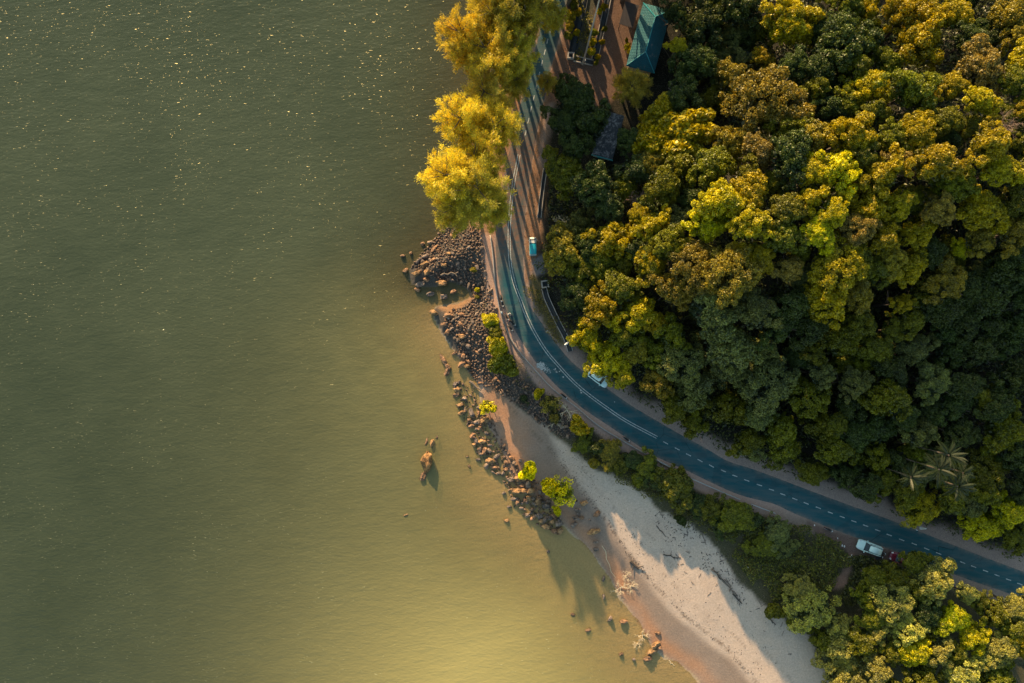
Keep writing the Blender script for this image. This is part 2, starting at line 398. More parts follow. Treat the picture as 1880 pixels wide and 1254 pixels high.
mp = wm.n('Mapping'); wm.t.links.new(wm.pos(), mp.inputs[0]); mp.inputs['Rotation'].default_value = (0, 0, R(-32)); mp.inputs['Scale'].default_value = (.42, 1.0, 1)
mp3 = wm.n('Mapping'); wm.t.links.new(wm.pos(), mp3.inputs[0]); mp3.inputs['Rotation'].default_value = (0, 0, R(-27)); mp3.inputs['Scale'].default_value = (.36, 1.25, 1)
wv = wm.noise(2.2, 3, .55, mp.outputs[0], .4)
spk = wm.math('MAXIMUM', wm.math('SUBTRACT', wm.noise(4.4, 2, .5, mp3.outputs[0], .6), .682), 0.0); gust = wm.ramp(wm.noise(.07, 3, .6), .34, .62)
wv2 = wm.noise(.55, 3, .5, mp.outputs[0])
hgt = wm.math('ADD', wm.math('ADD', wm.math('MULTIPLY', wv, .34), wm.math('MULTIPLY', wv2, .9)), wm.math('MULTIPLY', spk, wm.math('MULTIPLY_ADD', gust, 2.6, .7)))
bmp = wm.n('Bump'); bmp.inputs['Strength'].default_value = 1.0; bmp.inputs['Distance'].default_value = .30
wm.t.links.new(hgt, bmp.inputs['Height'])
glo = wm.n('BsdfGlossy'); glo.inputs['Roughness'].default_value = .025; wm.t.links.new(bmp.outputs[0], glo.inputs['Normal'])
dt = wm.n('VectorMath', operation='DOT_PRODUCT'); wm.t.links.new(bmp.outputs[0], dt.inputs[0]); wm.t.links.new(wm.n('NewGeometry').outputs['Incoming'], dt.inputs[1])
frv = wm.math('MULTIPLY_ADD', wm.math('POWER', wm.math('SUBTRACT', 1.0, wm.math('MINIMUM', wm.math('ABSOLUTE', dt.outputs['Value']), 1.0)), 5.0), .98, .02)
bmd = wm.n('Bump'); bmd.inputs['Strength'].default_value = .6; bmd.inputs['Distance'].default_value = .15
wm.t.links.new(hgt, bmd.inputs['Height']); wm.t.links.new(bmd.outputs[0], dif.inputs['Normal'])
mx2 = wm.n('MixShader'); wm.set(mx2.inputs[0], frv); wm.t.links.new(mx.outputs[0], mx2.inputs[1]); wm.t.links.new(glo.outputs[0], mx2.inputs[2])
wm.t.links.new(mx2.outputs[0], wm.out.inputs[0])
dd = np.clip(-terrain(P, True), 0, 9)
shoreness = np.exp(-np.where(land, 0, ds)/16.0)
silt_glow_v = np.clip(1.15*np.exp(-np.where(land, 0, ds)/10.0)*(.45+.6*nz)*(.22+.78*sst(22, -8, P[:, 1])) + .18*sst(24, -24, P[:, 1])*np.exp(-((P[:, 0]+12)/40)**2) + 1.1*np.exp(-((P[:, 0]-10)/42)**2-((P[:, 1]+70)/27)**2), 0, 1)  # silt near shore, plus the bright southern glow painted into the water colour
keep = (H.ravel() < .45)[F].any(1)
used = np.unique(F[keep]); remap = -np.ones(len(P), int); remap[used] = np.arange(len(used))
me = np_mesh('sea_water', np.c_[P[used], np.zeros(len(used))], remap[F[keep]], wm.m, {'depth': ('FLOAT', dd[used]), 'silt': ('FLOAT', silt_glow_v[used])}, True)
tag(link('sea_water', me), 'calm olive green sea with sun glints', kind='structure')

# ---------------------------------------------------------------- road and markings
T = np.linspace(0, 1, 17); V = []; trv = []
edgev, litv = [], []
for i in range(N):
    for t in T:
        q = lE[i]*(1-t)+rE[i]*t; V.append((*q, 2.2+.06*math.sin(math.pi*t)))
        e = min(t, 1-t); trv.append(max(0, 1-min(abs(e-.13), abs(e-.37))/.055)); edgev.append(max(0, 1-e/.13)); litv.append(float(sst(10, 20, q[1]))*(0.12+.88*float(sst(44, 34, q[1]))))
k = len(T); F2 = [(i*k+j, i*k+j+1, (i+1)*k+j+1, (i+1)*k+j) for i in range(N-1) for j in range(k-1)]
me = np_mesh('road', V, F2, ASPHALT, {'track': ('FLOAT', trv), 'edge': ('FLOAT', edgev), 'litter': ('FLOAT', litv)}, True)
tag(link('road', me), 'curving two lane coastal road', kind='structure')

def ribbon(line, wd, z):
    d = np.gradient(line, axis=0); d /= np.linalg.norm(d, axis=1)[:, None]+1e-9; n = np.c_[-d[:, 1], d[:, 0]]*wd/2
    V = np.empty((len(line)*2, 3)); V[0::2, :2] = line+n; V[1::2, :2] = line-n; V[:, 2] = z
    F = [(2*i, 2*i+1, 2*i+3, 2*i+2) for i in range(len(line)-1)]; return V, F
DBL = resample_m(smooth_line(WA([(953, 284), (944, 330), (938, 375), (935, 420), (935, 455), (937, 485), (944, 520), (956, 552), (968, 583), (983, 613), (1003, 645), (1026, 672), (1052, 700), (1080, 724), (1114, 749), (1150, 773), (1206, 803)])), .5)
d = np.gradient(DBL, axis=0); d /= np.linalg.norm(d, axis=1)[:, None]; nrm = np.c_[-d[:, 1], d[:, 0]]
VV, FF = [], []
for s_ in (-.20, .20):
    v, f_ = ribbon(DBL+nrm*s_, .13, 2.268); off = sum(len(x) for x in VV); VV.append(v); FF += [tuple(i+off for i in q) for q in f_]
DS = [(1222, 813), (1243, 824), (1264, 835), (1285, 845.5), (1306, 855.5), (1328, 864.5), (1349, 873.5), (1371, 882), (1394, 890.5), (1416, 899), (1437, 907.5), (1459, 916), (1480, 924), (1502, 932), (1524, 941), (1546, 949), (1567.5, 957), (1589, 965), (1611, 973.5), (1632, 982), (1655, 991), (1678, 998.5), (1701, 1007.5), (1723, 1016), (1745, 1024), (1767, 1032.5), (1787, 1040), (1809, 1048), (1830, 1056), (1851, 1064), (1872, 1072), (1894, 1080),
      (965, 244), (970, 222), (975, 200), (980, 180), (985, 158), (990, 137), (995, 116), (1000, 96), (1005, 76), (1011, 55), (1016, 35), (1022, 15)]
for (px, py) in DS:
    c = np.array(W(px, py)); j = np.argmin(np.hypot(*(lE*.5+rE*.5-c).T)); j = min(max(j, 2), N-3)
    t = (lE[j+2]+rE[j+2]-lE[j-2]-rE[j-2]); t /= np.linalg.norm(t)
    v, f_ = ribbon(np.array([c-t*.5, c+t*.5]), .16, 2.27); off = sum(len(x) for x in VV); VV.append(v); FF += [tuple(i+off for i in q) for q in f_]
lnL = lE*.94+rE*.06
for rngi in ((int(.45*N), int(.62*N)),):
    pass
me = np_mesh('road_markings', np.vstack(VV), FF, PAINT)
tag(link('road_markings', me), 'white double centre line and dashes painted on the road', kind='structure')

# pale splash on the seaward lane
bm = bmesh.new()
def blob(bm, x, y, r, z):
    n = 9; vs = [bm.verts.new((x+math.cos(k/n*6.283)*r*random.uniform(.5, 1.3), y+math.sin(k/n*6.283)*r*random.uniform(.5, 1.3), z)) for k in range(n)]
    bm.faces.new(vs)
zz = 2.262
for i in range(120):
    u = random.random(); px = 989+u*22+random.gauss(0, 2.2); py = 669+u*14+random.gauss(0, 2.5)
    zz += .0003; x, y = W(px, py); blob(bm, x, y, random.uniform(.05, .26)*(1.15-u), zz)
for i in range(9):
    px = 1016+random.random()*14; py = 676+random.random()*8; zz += .0003; x, y = W(px, py); blob(bm, x, y, random.uniform(.06, .16), zz)
for (px, py) in ((1066, 717), (1067, 721), (1034, 692), (971, 648), (1003, 609), (1005, 607), (1009, 610)):
    zz += .0003; x, y = W(px, py); blob(bm, x, y, .17, zz)
o = bobj('road_stain', bm, PAINT); tag(o, 'white paint spill spattered over the seaward lane', kind='structure')

# kerb along the seaward verge (low concrete) as one continuous kerb
def wall_strip(name, line, wd, z0, z1, mat):
    d = np.gradient(line, axis=0); d /= np.linalg.norm(d, axis=1)[:, None]+1e-9; n = np.c_[-d[:, 1], d[:, 0]]*wd/2
    m = len(line); V = np.zeros((m*4, 3))
    V[0::4, :2] = line+n; V[1::4, :2] = line+n; V[2::4, :2] = line-n; V[3::4, :2] = line-n
    zg = terrain(line, False); V[0::4, 2] = zg+z0; V[1::4, 2] = zg+z1; V[2::4, 2] = zg+z1; V[3::4, 2] = zg+z0
    F = []
    for i in range(m-1):
        a, b = 4*i, 4*i+4
        for k in range(3): F.append((a+k, b+k, b+k+1, a+k+1))
    F += [(0, 1, 2, 3), (4*m-1, 4*m-2, 4*m-3, 4*m-4)]
    return np_mesh(name, V, F, mat)
kl = resample_m(smooth_line(WA([(900, 432), (905, 470), (908, 510), (914, 550), (922, 585), (936, 618), (953, 645), (985, 682), (1015, 714), (1060, 749), (1098, 781), (1150, 813), (1192, 837), (1238, 861)])), .8)
me = wall_strip('low_wall', kl, .22, -.1, .42, CONC)
tag(link('low_wall', me), 'long low concrete edging wall along the seaward verge of the bend', 'wall')
def rail(pts, label):
    L = resample_m(smooth_line(WA(pts)), .9); z = terrain(L, False)
    root = empty('guard_rail', (L[0][0], L[0][1], z[0]), 0, label, 'guard rail', 'guard rails on the seaward verge'); inv = Vector(root.location)
    bm = bmesh.new(); tube(bm, [Vector((p[0], p[1], z[i]+.62))-inv for i, p in enumerate(L)], [.09]*len(L), 6); bobj('beam', bm, STEEL, root)
    for i in range(0, len(L), 3):
        bm = bmesh.new(); box(bm, Vector((L[i][0], L[i][1], z[i]+.22))-inv, (.12, .12, .75)); bobj('post', bm, STEEL, root)
rail([(1210, 847), (1238, 861)], 'short steel guard rail where the low wall ends')
rail([(1262, 875), (1310, 896), (1357, 916)], 'longest white steel guard rail between shrubs and road')
rail([(1379, 925), (1400, 933), (1421, 941)], 'white steel guard rail beside the grey-green bush')

# drains and sumps
def sump(px, py, s, rz, label):
    x, y, z = ground_at(px, py); root = empty('drain_sump', (x, y, z), rz, label, 'drain sump', 'concrete drain sumps')
    bm = bmesh.new(); t = .22
    for (cx, cy, sx, sy) in ((0, s/2, s+t, t), (0, -s/2, s+t, t), (s/2, 0, t, s-t), (-s/2, 0, t, s-t)): box(bm, (cx, cy, .25), (sx, sy, .9))
    bobj('rim', bm, CONC, root)
    bm = bmesh.new(); box(bm, (0, 0, .1), (s-t-.01, s-t-.01, .05)); bobj('floor', bm, DARKC, root)
sump(1000.5, 522, 1.15, R(8), 'square concrete drain sump beside the inner verge of the bend')
sump(1047.5, 104, .95, R(-6), 'square concrete drain sump at the corner of the north yard')
def drain(pts, wd, label, h=.35):
    L = resample_m(smooth_line(WA(pts)), .8); d = np.gradient(L, axis=0); d /= np.linalg.norm(d, axis=1)[:, None]; n = np.c_[-d[:, 1], d[:, 0]]
    root = empty('drain_channel', (0, 0, 0), 0, label, 'drain', 'concrete drains')
    for s_ in (-1, 1): link('wall', wall_strip('wall', L+n*s_*(wd/2+.08), .14, -.3, h, CONC if wd < 1 else DARKC), None, root)
    link('floor', wall_strip('floor', L, wd-.02, -.2, .12, DARKC), None, root)
drain([(999, 530), (1004, 548), (1014, 570), (1026, 595), (1040, 622), (1047, 645)], .75, 'dark concrete drain running down the inner verge from the sump')
drain([(1078, -40), (1070, 10), (1060, 55), (1051, 98)], 1.25, 'wide dark drain running up from the north sump')
drain([(1124, -40), (1112, 20), (1101, 70), (1091, 112)], .9, 'narrow dark drain between the yard hedges')
drain([(1054, 108), (1070, 112), (1089, 116)], .8, 'short cross drain joining the two north drains')
drain([(1001, 310), (995, 355), (990, 400)], .5, 'narrow drain beside the leaf-strewn verge north of the teal truck')

# ---------------------------------------------------------------- foliage prototypes
def leaf_quads(C, Nn, size, aspect=1.0, fold=None, wd=.62):
    n = len(C); Nn = Nn/(np.linalg.norm(Nn, axis=1)[:, None]+1e-9)
    if fold is None:
        t = rng.normal(size=(n, 3))
    else: t = fold
    t = t-(t*Nn).sum(1)[:, None]*Nn; t /= np.linalg.norm(t, axis=1)[:, None]+1e-9; b = np.cross(Nn, t)
    s = size[:, None]; V = np.empty((n, 4, 3))
    V[:, 0] = C-t*s*aspect; V[:, 1] = C+b*s*wd; V[:, 2] = C+t*s*aspect; V[:, 3] = C-b*s*wd
    return V.reshape(-1, 3)
def quads_mesh(name, V, tone, mat):
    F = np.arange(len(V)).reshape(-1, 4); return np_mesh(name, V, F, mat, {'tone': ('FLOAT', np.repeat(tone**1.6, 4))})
def rdir(n):
    d = rng.normal(size=(n, 3)); return d/np.linalg.norm(d, axis=1)[:, None]
def crown_mesh(nl=34, lobe=(.16, .30), rz=.62, dens=420, leaf=(.030, .055), rag=.22, mat=None, flat=.0):
    """unit-radius crown: leaf clusters over many overlapping lobes; base of the crown at z=-rz*.6"""
    V, Tn = [], []
    ph = rng.random(6)*6.28
    for i in range(nl):
        u = (i+.5)/nl; th = i*2.39996+rng.normal()*.25; el = math.asin(min(1, max(-.25, 1.0-u*1.22)))
        lr = rng.uniform(*lobe)*(1.15 if u < .5 else .9)
        k = 1-rag*.5+rag*(math.sin(2*th+ph[0])*.5+math.sin(3*th+ph[1])*.4+math.sin(5*th+ph[2])*.3)+rng.normal()*.05
        rr = max(.1, (k-lr*.8))
        c = np.array([math.cos(th)*math.cos(el)*rr, math.sin(th)*math.cos(el)*rr, math.sin(el)*rz*rng.uniform(.85, 1.1)])
        n = int(dens*(lr/.25)**2); d = rdir(n); d[:, 2] = np.where(d[:, 2] < -.25, -d[:, 2], d[:, 2])
        # secondary bumps on each lobe
        nb = 16; bd = rdir(nb); bd[:, 2] = np.abs(bd[:, 2]); dot = (d@bd.T).max(1)
        rad = lr*(.80+.30*sst(.78, 1.0, dot))*rng.uniform(.90, 1.05, n)
        rad = rad*np.where(rng.random(n) < .3, rng.uniform(.7, .95, n), 1)*rng.uniform(.96, 1.07, n)
        C = c+d*rad[:, None]
        Nn = d*.75+rdir(n)*.9
        V.append(leaf_quads(C, Nn, rng.uniform(leaf[0], leaf[1], n)))
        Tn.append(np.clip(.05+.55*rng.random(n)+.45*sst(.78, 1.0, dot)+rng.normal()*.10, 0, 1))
    # inner fill so that gaps show leaves and not sky or ground
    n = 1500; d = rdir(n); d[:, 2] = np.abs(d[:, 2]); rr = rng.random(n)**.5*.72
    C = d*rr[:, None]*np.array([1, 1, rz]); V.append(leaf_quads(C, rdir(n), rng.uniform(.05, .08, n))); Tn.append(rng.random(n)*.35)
    return quads_mesh('crown', np.vstack(V), np.concatenate(Tn), mat or LEAF)
def trunk_mesh(seed, h=1.0, mat=None, lean=0):
    random.seed(seed); bm = bmesh.new()
    tube(bm, [(0, 0, -.06), (.01, .01, .25), (lean*.4, .01, .5), (lean, 0, .8)], [.035, .027, .022, .012], 7)
    for i in range(6):
        a = i*1.05+random.random(); z = .35+.07*i
        tube(bm, [(lean*z*.6, 0, z-.03), (math.cos(a)*.12, math.sin(a)*.12, z+.12), (math.cos(a)*.27, math.sin(a)*.27, z+.24)], [.014, .010, .004], 5)
    me = bpy.data.meshes.new('trunk'); bm.to_mesh(me); bm.free(); me.materials.append(mat or BARK); return me
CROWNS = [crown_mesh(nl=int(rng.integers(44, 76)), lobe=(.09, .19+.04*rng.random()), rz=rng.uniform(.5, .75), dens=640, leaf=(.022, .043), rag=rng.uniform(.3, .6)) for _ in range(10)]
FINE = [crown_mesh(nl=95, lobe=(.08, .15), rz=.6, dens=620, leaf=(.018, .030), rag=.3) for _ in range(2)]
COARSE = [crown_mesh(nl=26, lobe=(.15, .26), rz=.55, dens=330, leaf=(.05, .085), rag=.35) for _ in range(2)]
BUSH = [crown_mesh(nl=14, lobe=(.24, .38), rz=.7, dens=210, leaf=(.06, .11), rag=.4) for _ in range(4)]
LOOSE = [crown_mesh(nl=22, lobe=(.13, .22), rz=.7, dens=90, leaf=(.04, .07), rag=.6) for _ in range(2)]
TRUNKS = [trunk_mesh(i) for i in range(4)]

def casuarina_mesh(n_limbs=24):
    """feathery crown, unit = crown radius; limbs rise outward from the trunk line, z from -.9 to .9"""
    V, Tn, limbs = [], [], []
    for i in range(n_limbs):
        a = i*2.39996+rng.normal()*.3; u = i/n_limbs
        z0 = -.9+1.2*u; Lr = (1.0-.35*u)*rng.uniform(.75, 1.05); z1 = z0+rng.uniform(.25, .6)
        p0 = np.array([0, 0, z0]); p1 = np.array([math.cos(a)*Lr, math.sin(a)*Lr, z1]); limbs.append((p0, p1))
        nsub = 18
        for j in range(nsub):
            t = .22+.78*j/(nsub-1); c = p0*(1-t)+p1*t; c[2] += -.08*math.sin(3.1*t)
            spread = .30*(1.15-t*.62)
            c = c+rng.normal(size=3)*spread*np.array([.6, .6, .35])
            m = 90; out = (p1-p0); out = out/np.linalg.norm(out)
            tuft = out*.45+rdir(1)[0]*.55+np.array([0, 0, .25]); 
            d = rdir(m)*.62+tuft; d /= np.linalg.norm(d, axis=1)[:, None]
            Ln = rng.uniform(.028, .058, m); C = c+d*(Ln*rng.uniform(.3, 2.2, m))[:, None]+rng.normal(size=(m, 3))*np.array([.05, .05, .03])
            Nn = np.cross(d, rdir(m)); Nn[:, 2] += .25
            V.append(leaf_quads(C, Nn, Ln*.60, 1.5, d, .26)); Tn.append(np.clip(rng.random(m)*.6+.25+rng.normal()*.06, 0, 1))
    return quads_mesh('foliage', np.vstack(V), np.concatenate(Tn), NEEDLE), limbs
CAS = []
for _ in range(4):
    m_, limbs = casuarina_mesh()
    bm = bmesh.new(); tube(bm, [(0, 0, -2.6), (.02, 0, -1.4), (0, 0, -.3), (0, 0, .75)], [.075, .06, .04, .010], 8)
    for p0, p1 in limbs: tube(bm, [p0, p0*.5+p1*.5+np.array([0, 0, -.04]), p0*.08+p1*.92], [.022, .014, .003], 5)
    tm = bpy.data.meshes.new('trunk'); bm.to_mesh(tm); bm.free(); tm.materials.append(BARK); CAS.append((m_, tm))

G_BRIGHT = (.27, .222, .008, 1); G_GREEN = (.120, .126, .013, 1); G_OLIVE = (.20, .165, .030, 1); G_DARK = (.045, .064, .018, 1); G_GREY = (.125, .140, .055, 1)
G_BROWN = (.20, .155, .045, 1); G_LIME = (.36, .33, .009, 1); G_PALE = (.27, .265, .085, 1)
G_MID = 0
TONES = {'b': (G_BRIGHT, 'golden-yellow'), 'g': (G_GREEN, 'mid-green'), 'o': (G_OLIVE, 'olive-gold'), 'd': (G_DARK, 'dark green'), 'y': (G_GREY, 'grey-green'), 'n': (G_BROWN, 'bronze-brown'), 'l': (G_LIME, 'lime-yellow'), 'p': (G_PALE, 'pale grey-yellow')}
ONES = 'zero one two three four five six seven eight nine ten eleven twelve thirteen fourteen fifteen sixteen seventeen eighteen nineteen'.split()
TENS = 'x x twenty thirty forty fifty sixty seventy eighty ninety'.split()
def say(v, dec=0):
    v = round(abs(v), dec); i = int(v); t = ONES[i] if i < 20 else TENS[i//10]+('-'+ONES[i % 10] if i % 10 else '') if i < 100 else 'a-hundred'
    return t+(f' point {ONES[int(round((v-i)*10)) % 10]}' if dec else '')
def where(px, py, dec=0): return f'{say(px/18.8, dec)} percent across, {say(py/12.54, dec)} down'
def solve(px, py, hc):
    z = 3.0
    for _ in range(4): x, y = W(px, py, z+hc); z = TZ(x, y)
    return x, y, z
cnt = [0]
seen = set()
def uniq(lab):
    while lab in seen: lab = lab+' too'
    seen.add(lab); return lab
def place_tree(px, py, r, tone='g', h=None, kind='broad', zone='in the hill forest', group='forest trees on the hill'):
    cnt[0] += 1; i = cnt[0]
    if h is None: h = 6.5+r*.095+random.uniform(-1, 1.6)
    hc = h*.72; x, y, z = solve(px, py, hc); s = (CZ-z-hc)/1250; rm = r*s*1.05
    colr, tname = TONES[tone]
    pool = {'broad': CROWNS, 'fine': FINE, 'coarse': COARSE}[kind]
    size = 'huge' if r > 62 else 'broad' if r >= 48 else 'medium' if r >= 36 else 'small'
    kname = {'broad': 'leafy', 'fine': 'fine-leaved', 'coarse': 'large-leaved'}[kind]
    lab = uniq(f'{size} {tname} {kname} tree {zone}, {where(px, py)}')
    root = empty('broadleaf_tree', (x, y, z), random.uniform(0, 6.28), lab, 'tree', group); root.color = colr
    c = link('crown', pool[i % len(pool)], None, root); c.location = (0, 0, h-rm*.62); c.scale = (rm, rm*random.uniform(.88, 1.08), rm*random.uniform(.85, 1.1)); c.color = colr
    t = link('trunk', TRUNKS[i % 4], None, root); t.scale = (h*.9, h*.9, h)
    PLACED.append((x, y, rm)); return root
PLACED = []

FOREST = """1446 45 50 b;1662 38 52 b;1737 34 35 b;1682 79 58 b;1840 45 45 o;1789 130 50 n;1864 125 40 b;1542 93 60 d;1336 147 36 o;1394 113 22 b;1405 192 78 o f;1494 165 32 g;1586 165 42 b;1665 171 52 g;1734 165 30 b;1785 192 34 b
1260 247 62 b c;1343 267 42 o;1384 285 38 n;1446 291 52 d;1555 254 48 b;1528 319 50 l;1675 250 42 b;1607 326 50 b;1703 302 50 b;1802 271 44 b;1823 315 38 b;1730 339 38 g;1318 378 48 l;1370 363 48 b;1295 412 40 l;1370 412 42 b;1432 391 40 g;1480 370 36 b;1525 391 34 l
1583 387 42 b;1792 390 44 b;1713 387 34 n;1850 377 36 g;1867 212 25 b;1291 51 50 d;1353 20 45 d;1274 120 42 d;1583 14 35 b;1549 14 28 g;1432 437 40 g;1494 431 34 l;1562 425 38 n;1607 441 36 b;1679 427 38 b;1754 458 20 l;1789 440 36 o
1274 492 58 o f;1343 500 62 o f;1385 470 36 b;1439 496 32 n;1535 485 60 b f;1507 551 48 b;1562 537 38 o;1658 493 40 b;1724 520 42 o;1645 558 24 b;1720 565 44 d;1309 571 60 y;1384 571 42 y;1340 635 56 y;1337 672 38 y;1250 661 52 o f;1274 712 48 y;1531 623 42 b;1487 650 24 b
1501 685 28 o;1597 640 34 g;1627 606 26 b;1675 640 38 o;1662 592 34 g;1806 544 48 d;1840 486 48 d;1802 600 32 d;1411 698 60 o f;1480 726 50 g f;1333 748 42 g;1391 763 32 o;1272 772 34 g;1370 812 32 g;1432 795 42 g;1531 777 26 g;1559 702 32 y;1617 729 46 g;1603 784 42 d;1703 702 40 y;1686 787 40 y
1761 708 36 d;1795 729 32 g;1840 784 50 g;1789 640 42 d;1850 612 44 d;1754 795 34 d;1531 825 36 g;1439 830 34 g;1378 824 26 o;1608 838 38 g;1493 868 28 g;1550 868 28 d;1616 886 32 g;1689 930 42 b f;1805 862 42 g f;1797 898 32 g;1848 938 34 l;1805 967 42 l;1862 985 28 g;1862 833 40 d
1055 180 46 d;1078 232 44 d;1030 225 34 d;1052 272 32 d;1036 318 44 g;1085 345 42 d;1115 380 34 d;1030 462 44 o;1068 500 38 g;1122 445 46 b;1080 455 34 d;1193 420 38 b;1220 340 44 g;1195 300 36 o;1170 400 24 b;1225 449 42 g;1190 490 38 b;1100 484 38 g
1062 545 38 d;1100 566 40 b;1140 530 36 g;1078 620 36 l;1168 580 44 b;1205 598 26 b;1235 530 40 o;1113 660 42 l;1140 690 28 b;1168 640 34 o;1206 704 32 o;1205 645 34 g;1235 745 30 g;1230 610 34 g;1145 615 32 g;1212 205 26 b c;1240 92 20 b;1150 262 26 d;1165 315 34 d;1195 235 34 b c;1250 180 40 d;1235 30 28 d;1300 310 44 g;1210 260 44 b c
1420 600 40 d;1445 560 42 d;1480 600 36 d;1570 590 38 g;1625 680 34 d;1650 755 34 d;1560 740 34 d;1500 780 36 g;1565 800 32 d;1640 700 30 d;1740 650 36 d;1730 610 32 d;1760 590 34 d;1580 660 30 g;1640 380 34 b;1640 300 30 n;1570 290 30 g;1490 260 36 o;1480 320 34 b;1440 240 40 g;1370 330 34 g;1250 310 36 g
1500 130 34 d;1450 130 34 d;1560 130 34 g;1620 120 34 g;1500 60 34 d;1540 50 34 d;1720 230 34 g;1760 340 34 g;1850 430 36 o;1865 320 30 g;1845 160 30 g;1770 80 34 d;1870 80 30 o;1600 210 30 g;1630 260 34 g;1850 690 40 d;1820 740 34 d;1870 870 30 d;1740 745 36 d;1700 750 32 d;1560 470 34 g;1620 480 34 o;1590 500 34 g;1700 460 34 d;1870 540 34 d;1690 540 34 g;1760 525 34 d
1740 985 0 g"""
random.seed(5)
for row in FOREST.replace('\n', ';').split(';'):
    q = row.split(); px, py, r_ = float(q[0]), float(q[1]), float(q[2])
    if r_ < 5: continue
    kind = {'f': 'fine', 'c': 'coarse'}.get(q[4] if len(q) > 4 else '', 'broad')
    zone = 'at the forest edge' if px < 1250 and py > 300 else 'by the north yard' if px < 1270 and py <= 300 else 'in the upper forest' if py < 460 else 'on the lower slope'
    hh = None
    if py > 560 and px > 1240 and py < 920: q[3] = {'b': 'g', 'o': 'y', 'l': 'b', 'n': 'o'}.get(q[3], q[3])  # slope turned from the sun: its shade put into darker leaf tones
    if py < 330 and px < 1110: hh = 9
    er = float(seg_dist(np.array([[px, py]]), np.array(RE, float))[0])
    if hh is None: hh = (6.5+r_*.095+random.uniform(-1, 1.6))*float(np.clip((.78 if px < 1260 else .50)+er/420, 0, 1))
    place_tree(px, py, r_, q[3], hh, kind, zone)
cov = []
for row in FOREST.replace('\n', ';').split(';'):
    q = row.split(); cov.append((float(q[0]), float(q[1]), float(q[2])))
FZ = [(1270, 0), (1880, 0), (1880, 1000), (1740, 960), (1560, 890), (1400, 830), (1290, 770), (1180, 690), (1080, 600), (1020, 470), (1030, 330), (1120, 330), (1200, 300), (1225, 160)]
FZP = np.array(FZ, float); nf = 0
for _ in range(5000):
    qx, qy = random.uniform(1000, 1900), random.uniform(-10, 1000)
    if not inside(np.array([[qx, qy]]), FZP)[0]: continue
    if 1140 < qx < 1240 and qy < 170: continue
    gap = min(math.hypot(qx-a_, qy-b_)-c_*.95 for a_, b_, c_ in cov)
    if gap > 0 and nf < 48:
        nf += 1; r_ = random.uniform(24, 36); cov.append((qx, qy, r_)); place_tree(qx, qy, r_, random.choice('dgdgy'), random.uniform(6, 8), 'broad', 'in a forest gap')
print('fillers', nf)
SOUTH = """1490 1118 52 b f;1470 1082 32 o;1640 1106 52 o f;1642 1058 28 g;1712 1066 44 o;1676 1030 26 g;1662 1150 34 o;1768 1086 22 o;1743 1135 34 l;1785 1166 32 l;1822 1122 30 g;1678 1192 34 l;1722 1193 34 b;1584 1180 32 g;1538 1192 42 y;1830 1191 38 o;1870 1170 32 b;1602 1227 36 y;1551 1245 40 y
1765 1234 40 y;1692 1245 36 g;1606 1130 30 g;1584 1093 26 g;1858 1110 30 y;1826 1240 36 g;1700 1120 32 d;1640 1275 40 g;1740 1290 40 g;1850 1290 40 g;1580 1300 36 g;1540 1150 30 y;1510 1175 26 g;1608 1160 26 y;1560 1215 28 o;1635 1195 26 g;1800 1205 28 y;1745 1195 24 g;1850 1150 28 g;1795 1270 30 y;1720 1140 26 g;1795 1100 22 g;1600 1060 26 g;1680 1085 30 g"""
for row in SOUTH.replace('\n', ';').split(';'):
    q = row.split(); kind = 'fine' if len(q) > 4 else 'broad'
    r_ = float(q[2]); q[3] = {'o': 'p', 'y': 'p', 'b': 'p' if r_ > 33 else 'b'}.get(q[3], q[3]); place_tree(float(q[0]), float(q[1]), r_, q[3], (3.4+r_*.06)*(.72 if float(q[0]) < 1565 else 1)+(float(q[0])-1450)*.006, kind, 'in the roadside grove', 'grove trees between road and beach')
# trees beyond the edges of the view, whose shadows reach into it
for (px, py, r_) in ((1290, -50, 50), (1380, -60, 50), (1480, -50, 50), (1590, -60, 50), (1700, -50, 50), (1820, -50, 50), (1920, 40, 50), (1930, 150, 50), (1930, 260, 50), (1930, 370, 50), (1935, 480, 50), (1935, 590, 45), (1935, 700, 45), (1930, 810, 45), (1930, 910, 40), (1220, -50, 44), (1330, -130, 50), (1240, -130, 50), (1160, -120, 44), (1925, 1200, 40), (950, -55, 46), (1000, -75, 48), (1055, -60, 46), (1110, -70, 44), (1165, -65, 42), (930, -130, 50), (1010, -160, 50), (1090, -150, 50)):
    place_tree(px, py, r_, random.choice('gbod'), 9+random.random()*2 if px > 1200 else 17, 'broad', 'past the edge of the view')

# casuarinas
def place_cas(px, py, r, h, bx, by, tone, label):
    cnt[0] += 1
    gxp, gyp, z = ground_at(bx, by); h *= 1.85 if label[:8] != 'feathery' else 1.2; r *= 1.16; zt = z+h*.62; x, y = W(px, py, zt); s = (CZ-zt)/1250; rm = r*s
    root = empty('casuarina_tree', (gxp, gyp, z), 0, label, 'tree', 'casuarina trees along the shore'); root.color = tone
    fm, tm = CAS[cnt[0] % 4]
    base = Vector((gxp, gyp, z)); top = Vector((x, y, zt)); dv = top-base
    hz = max(rm*.9, h*.25)
    # shear the shared meshes so the trunk foot (local z=-2.6) stands on the ground and the crown leans out
    k = dv.length/2.6; q = dv.to_track_quat('Z', 'Y')
    rot = q.to_matrix().to_4x4() @ Matrix.Rotation(random.uniform(0, 6.28), 4, 'Z')
    for nm, m_ in (('foliage', fm), ('trunk', tm)):
        o = link(nm, m_, None, root); o.color = tone
        sc = (rm, rm, k if nm == 'trunk' else max(rm*.85, k*.85)); o.matrix_local = Matrix.Translation(dv) @ rot @ Matrix.Diagonal((*sc, 1))
    PLACED.append((x, y, rm))
gA, gB, gC = (.66, .54, .085, 1), (.47, .40, .075, 1), (.56, .43, .10, 1)
random.seed(9)
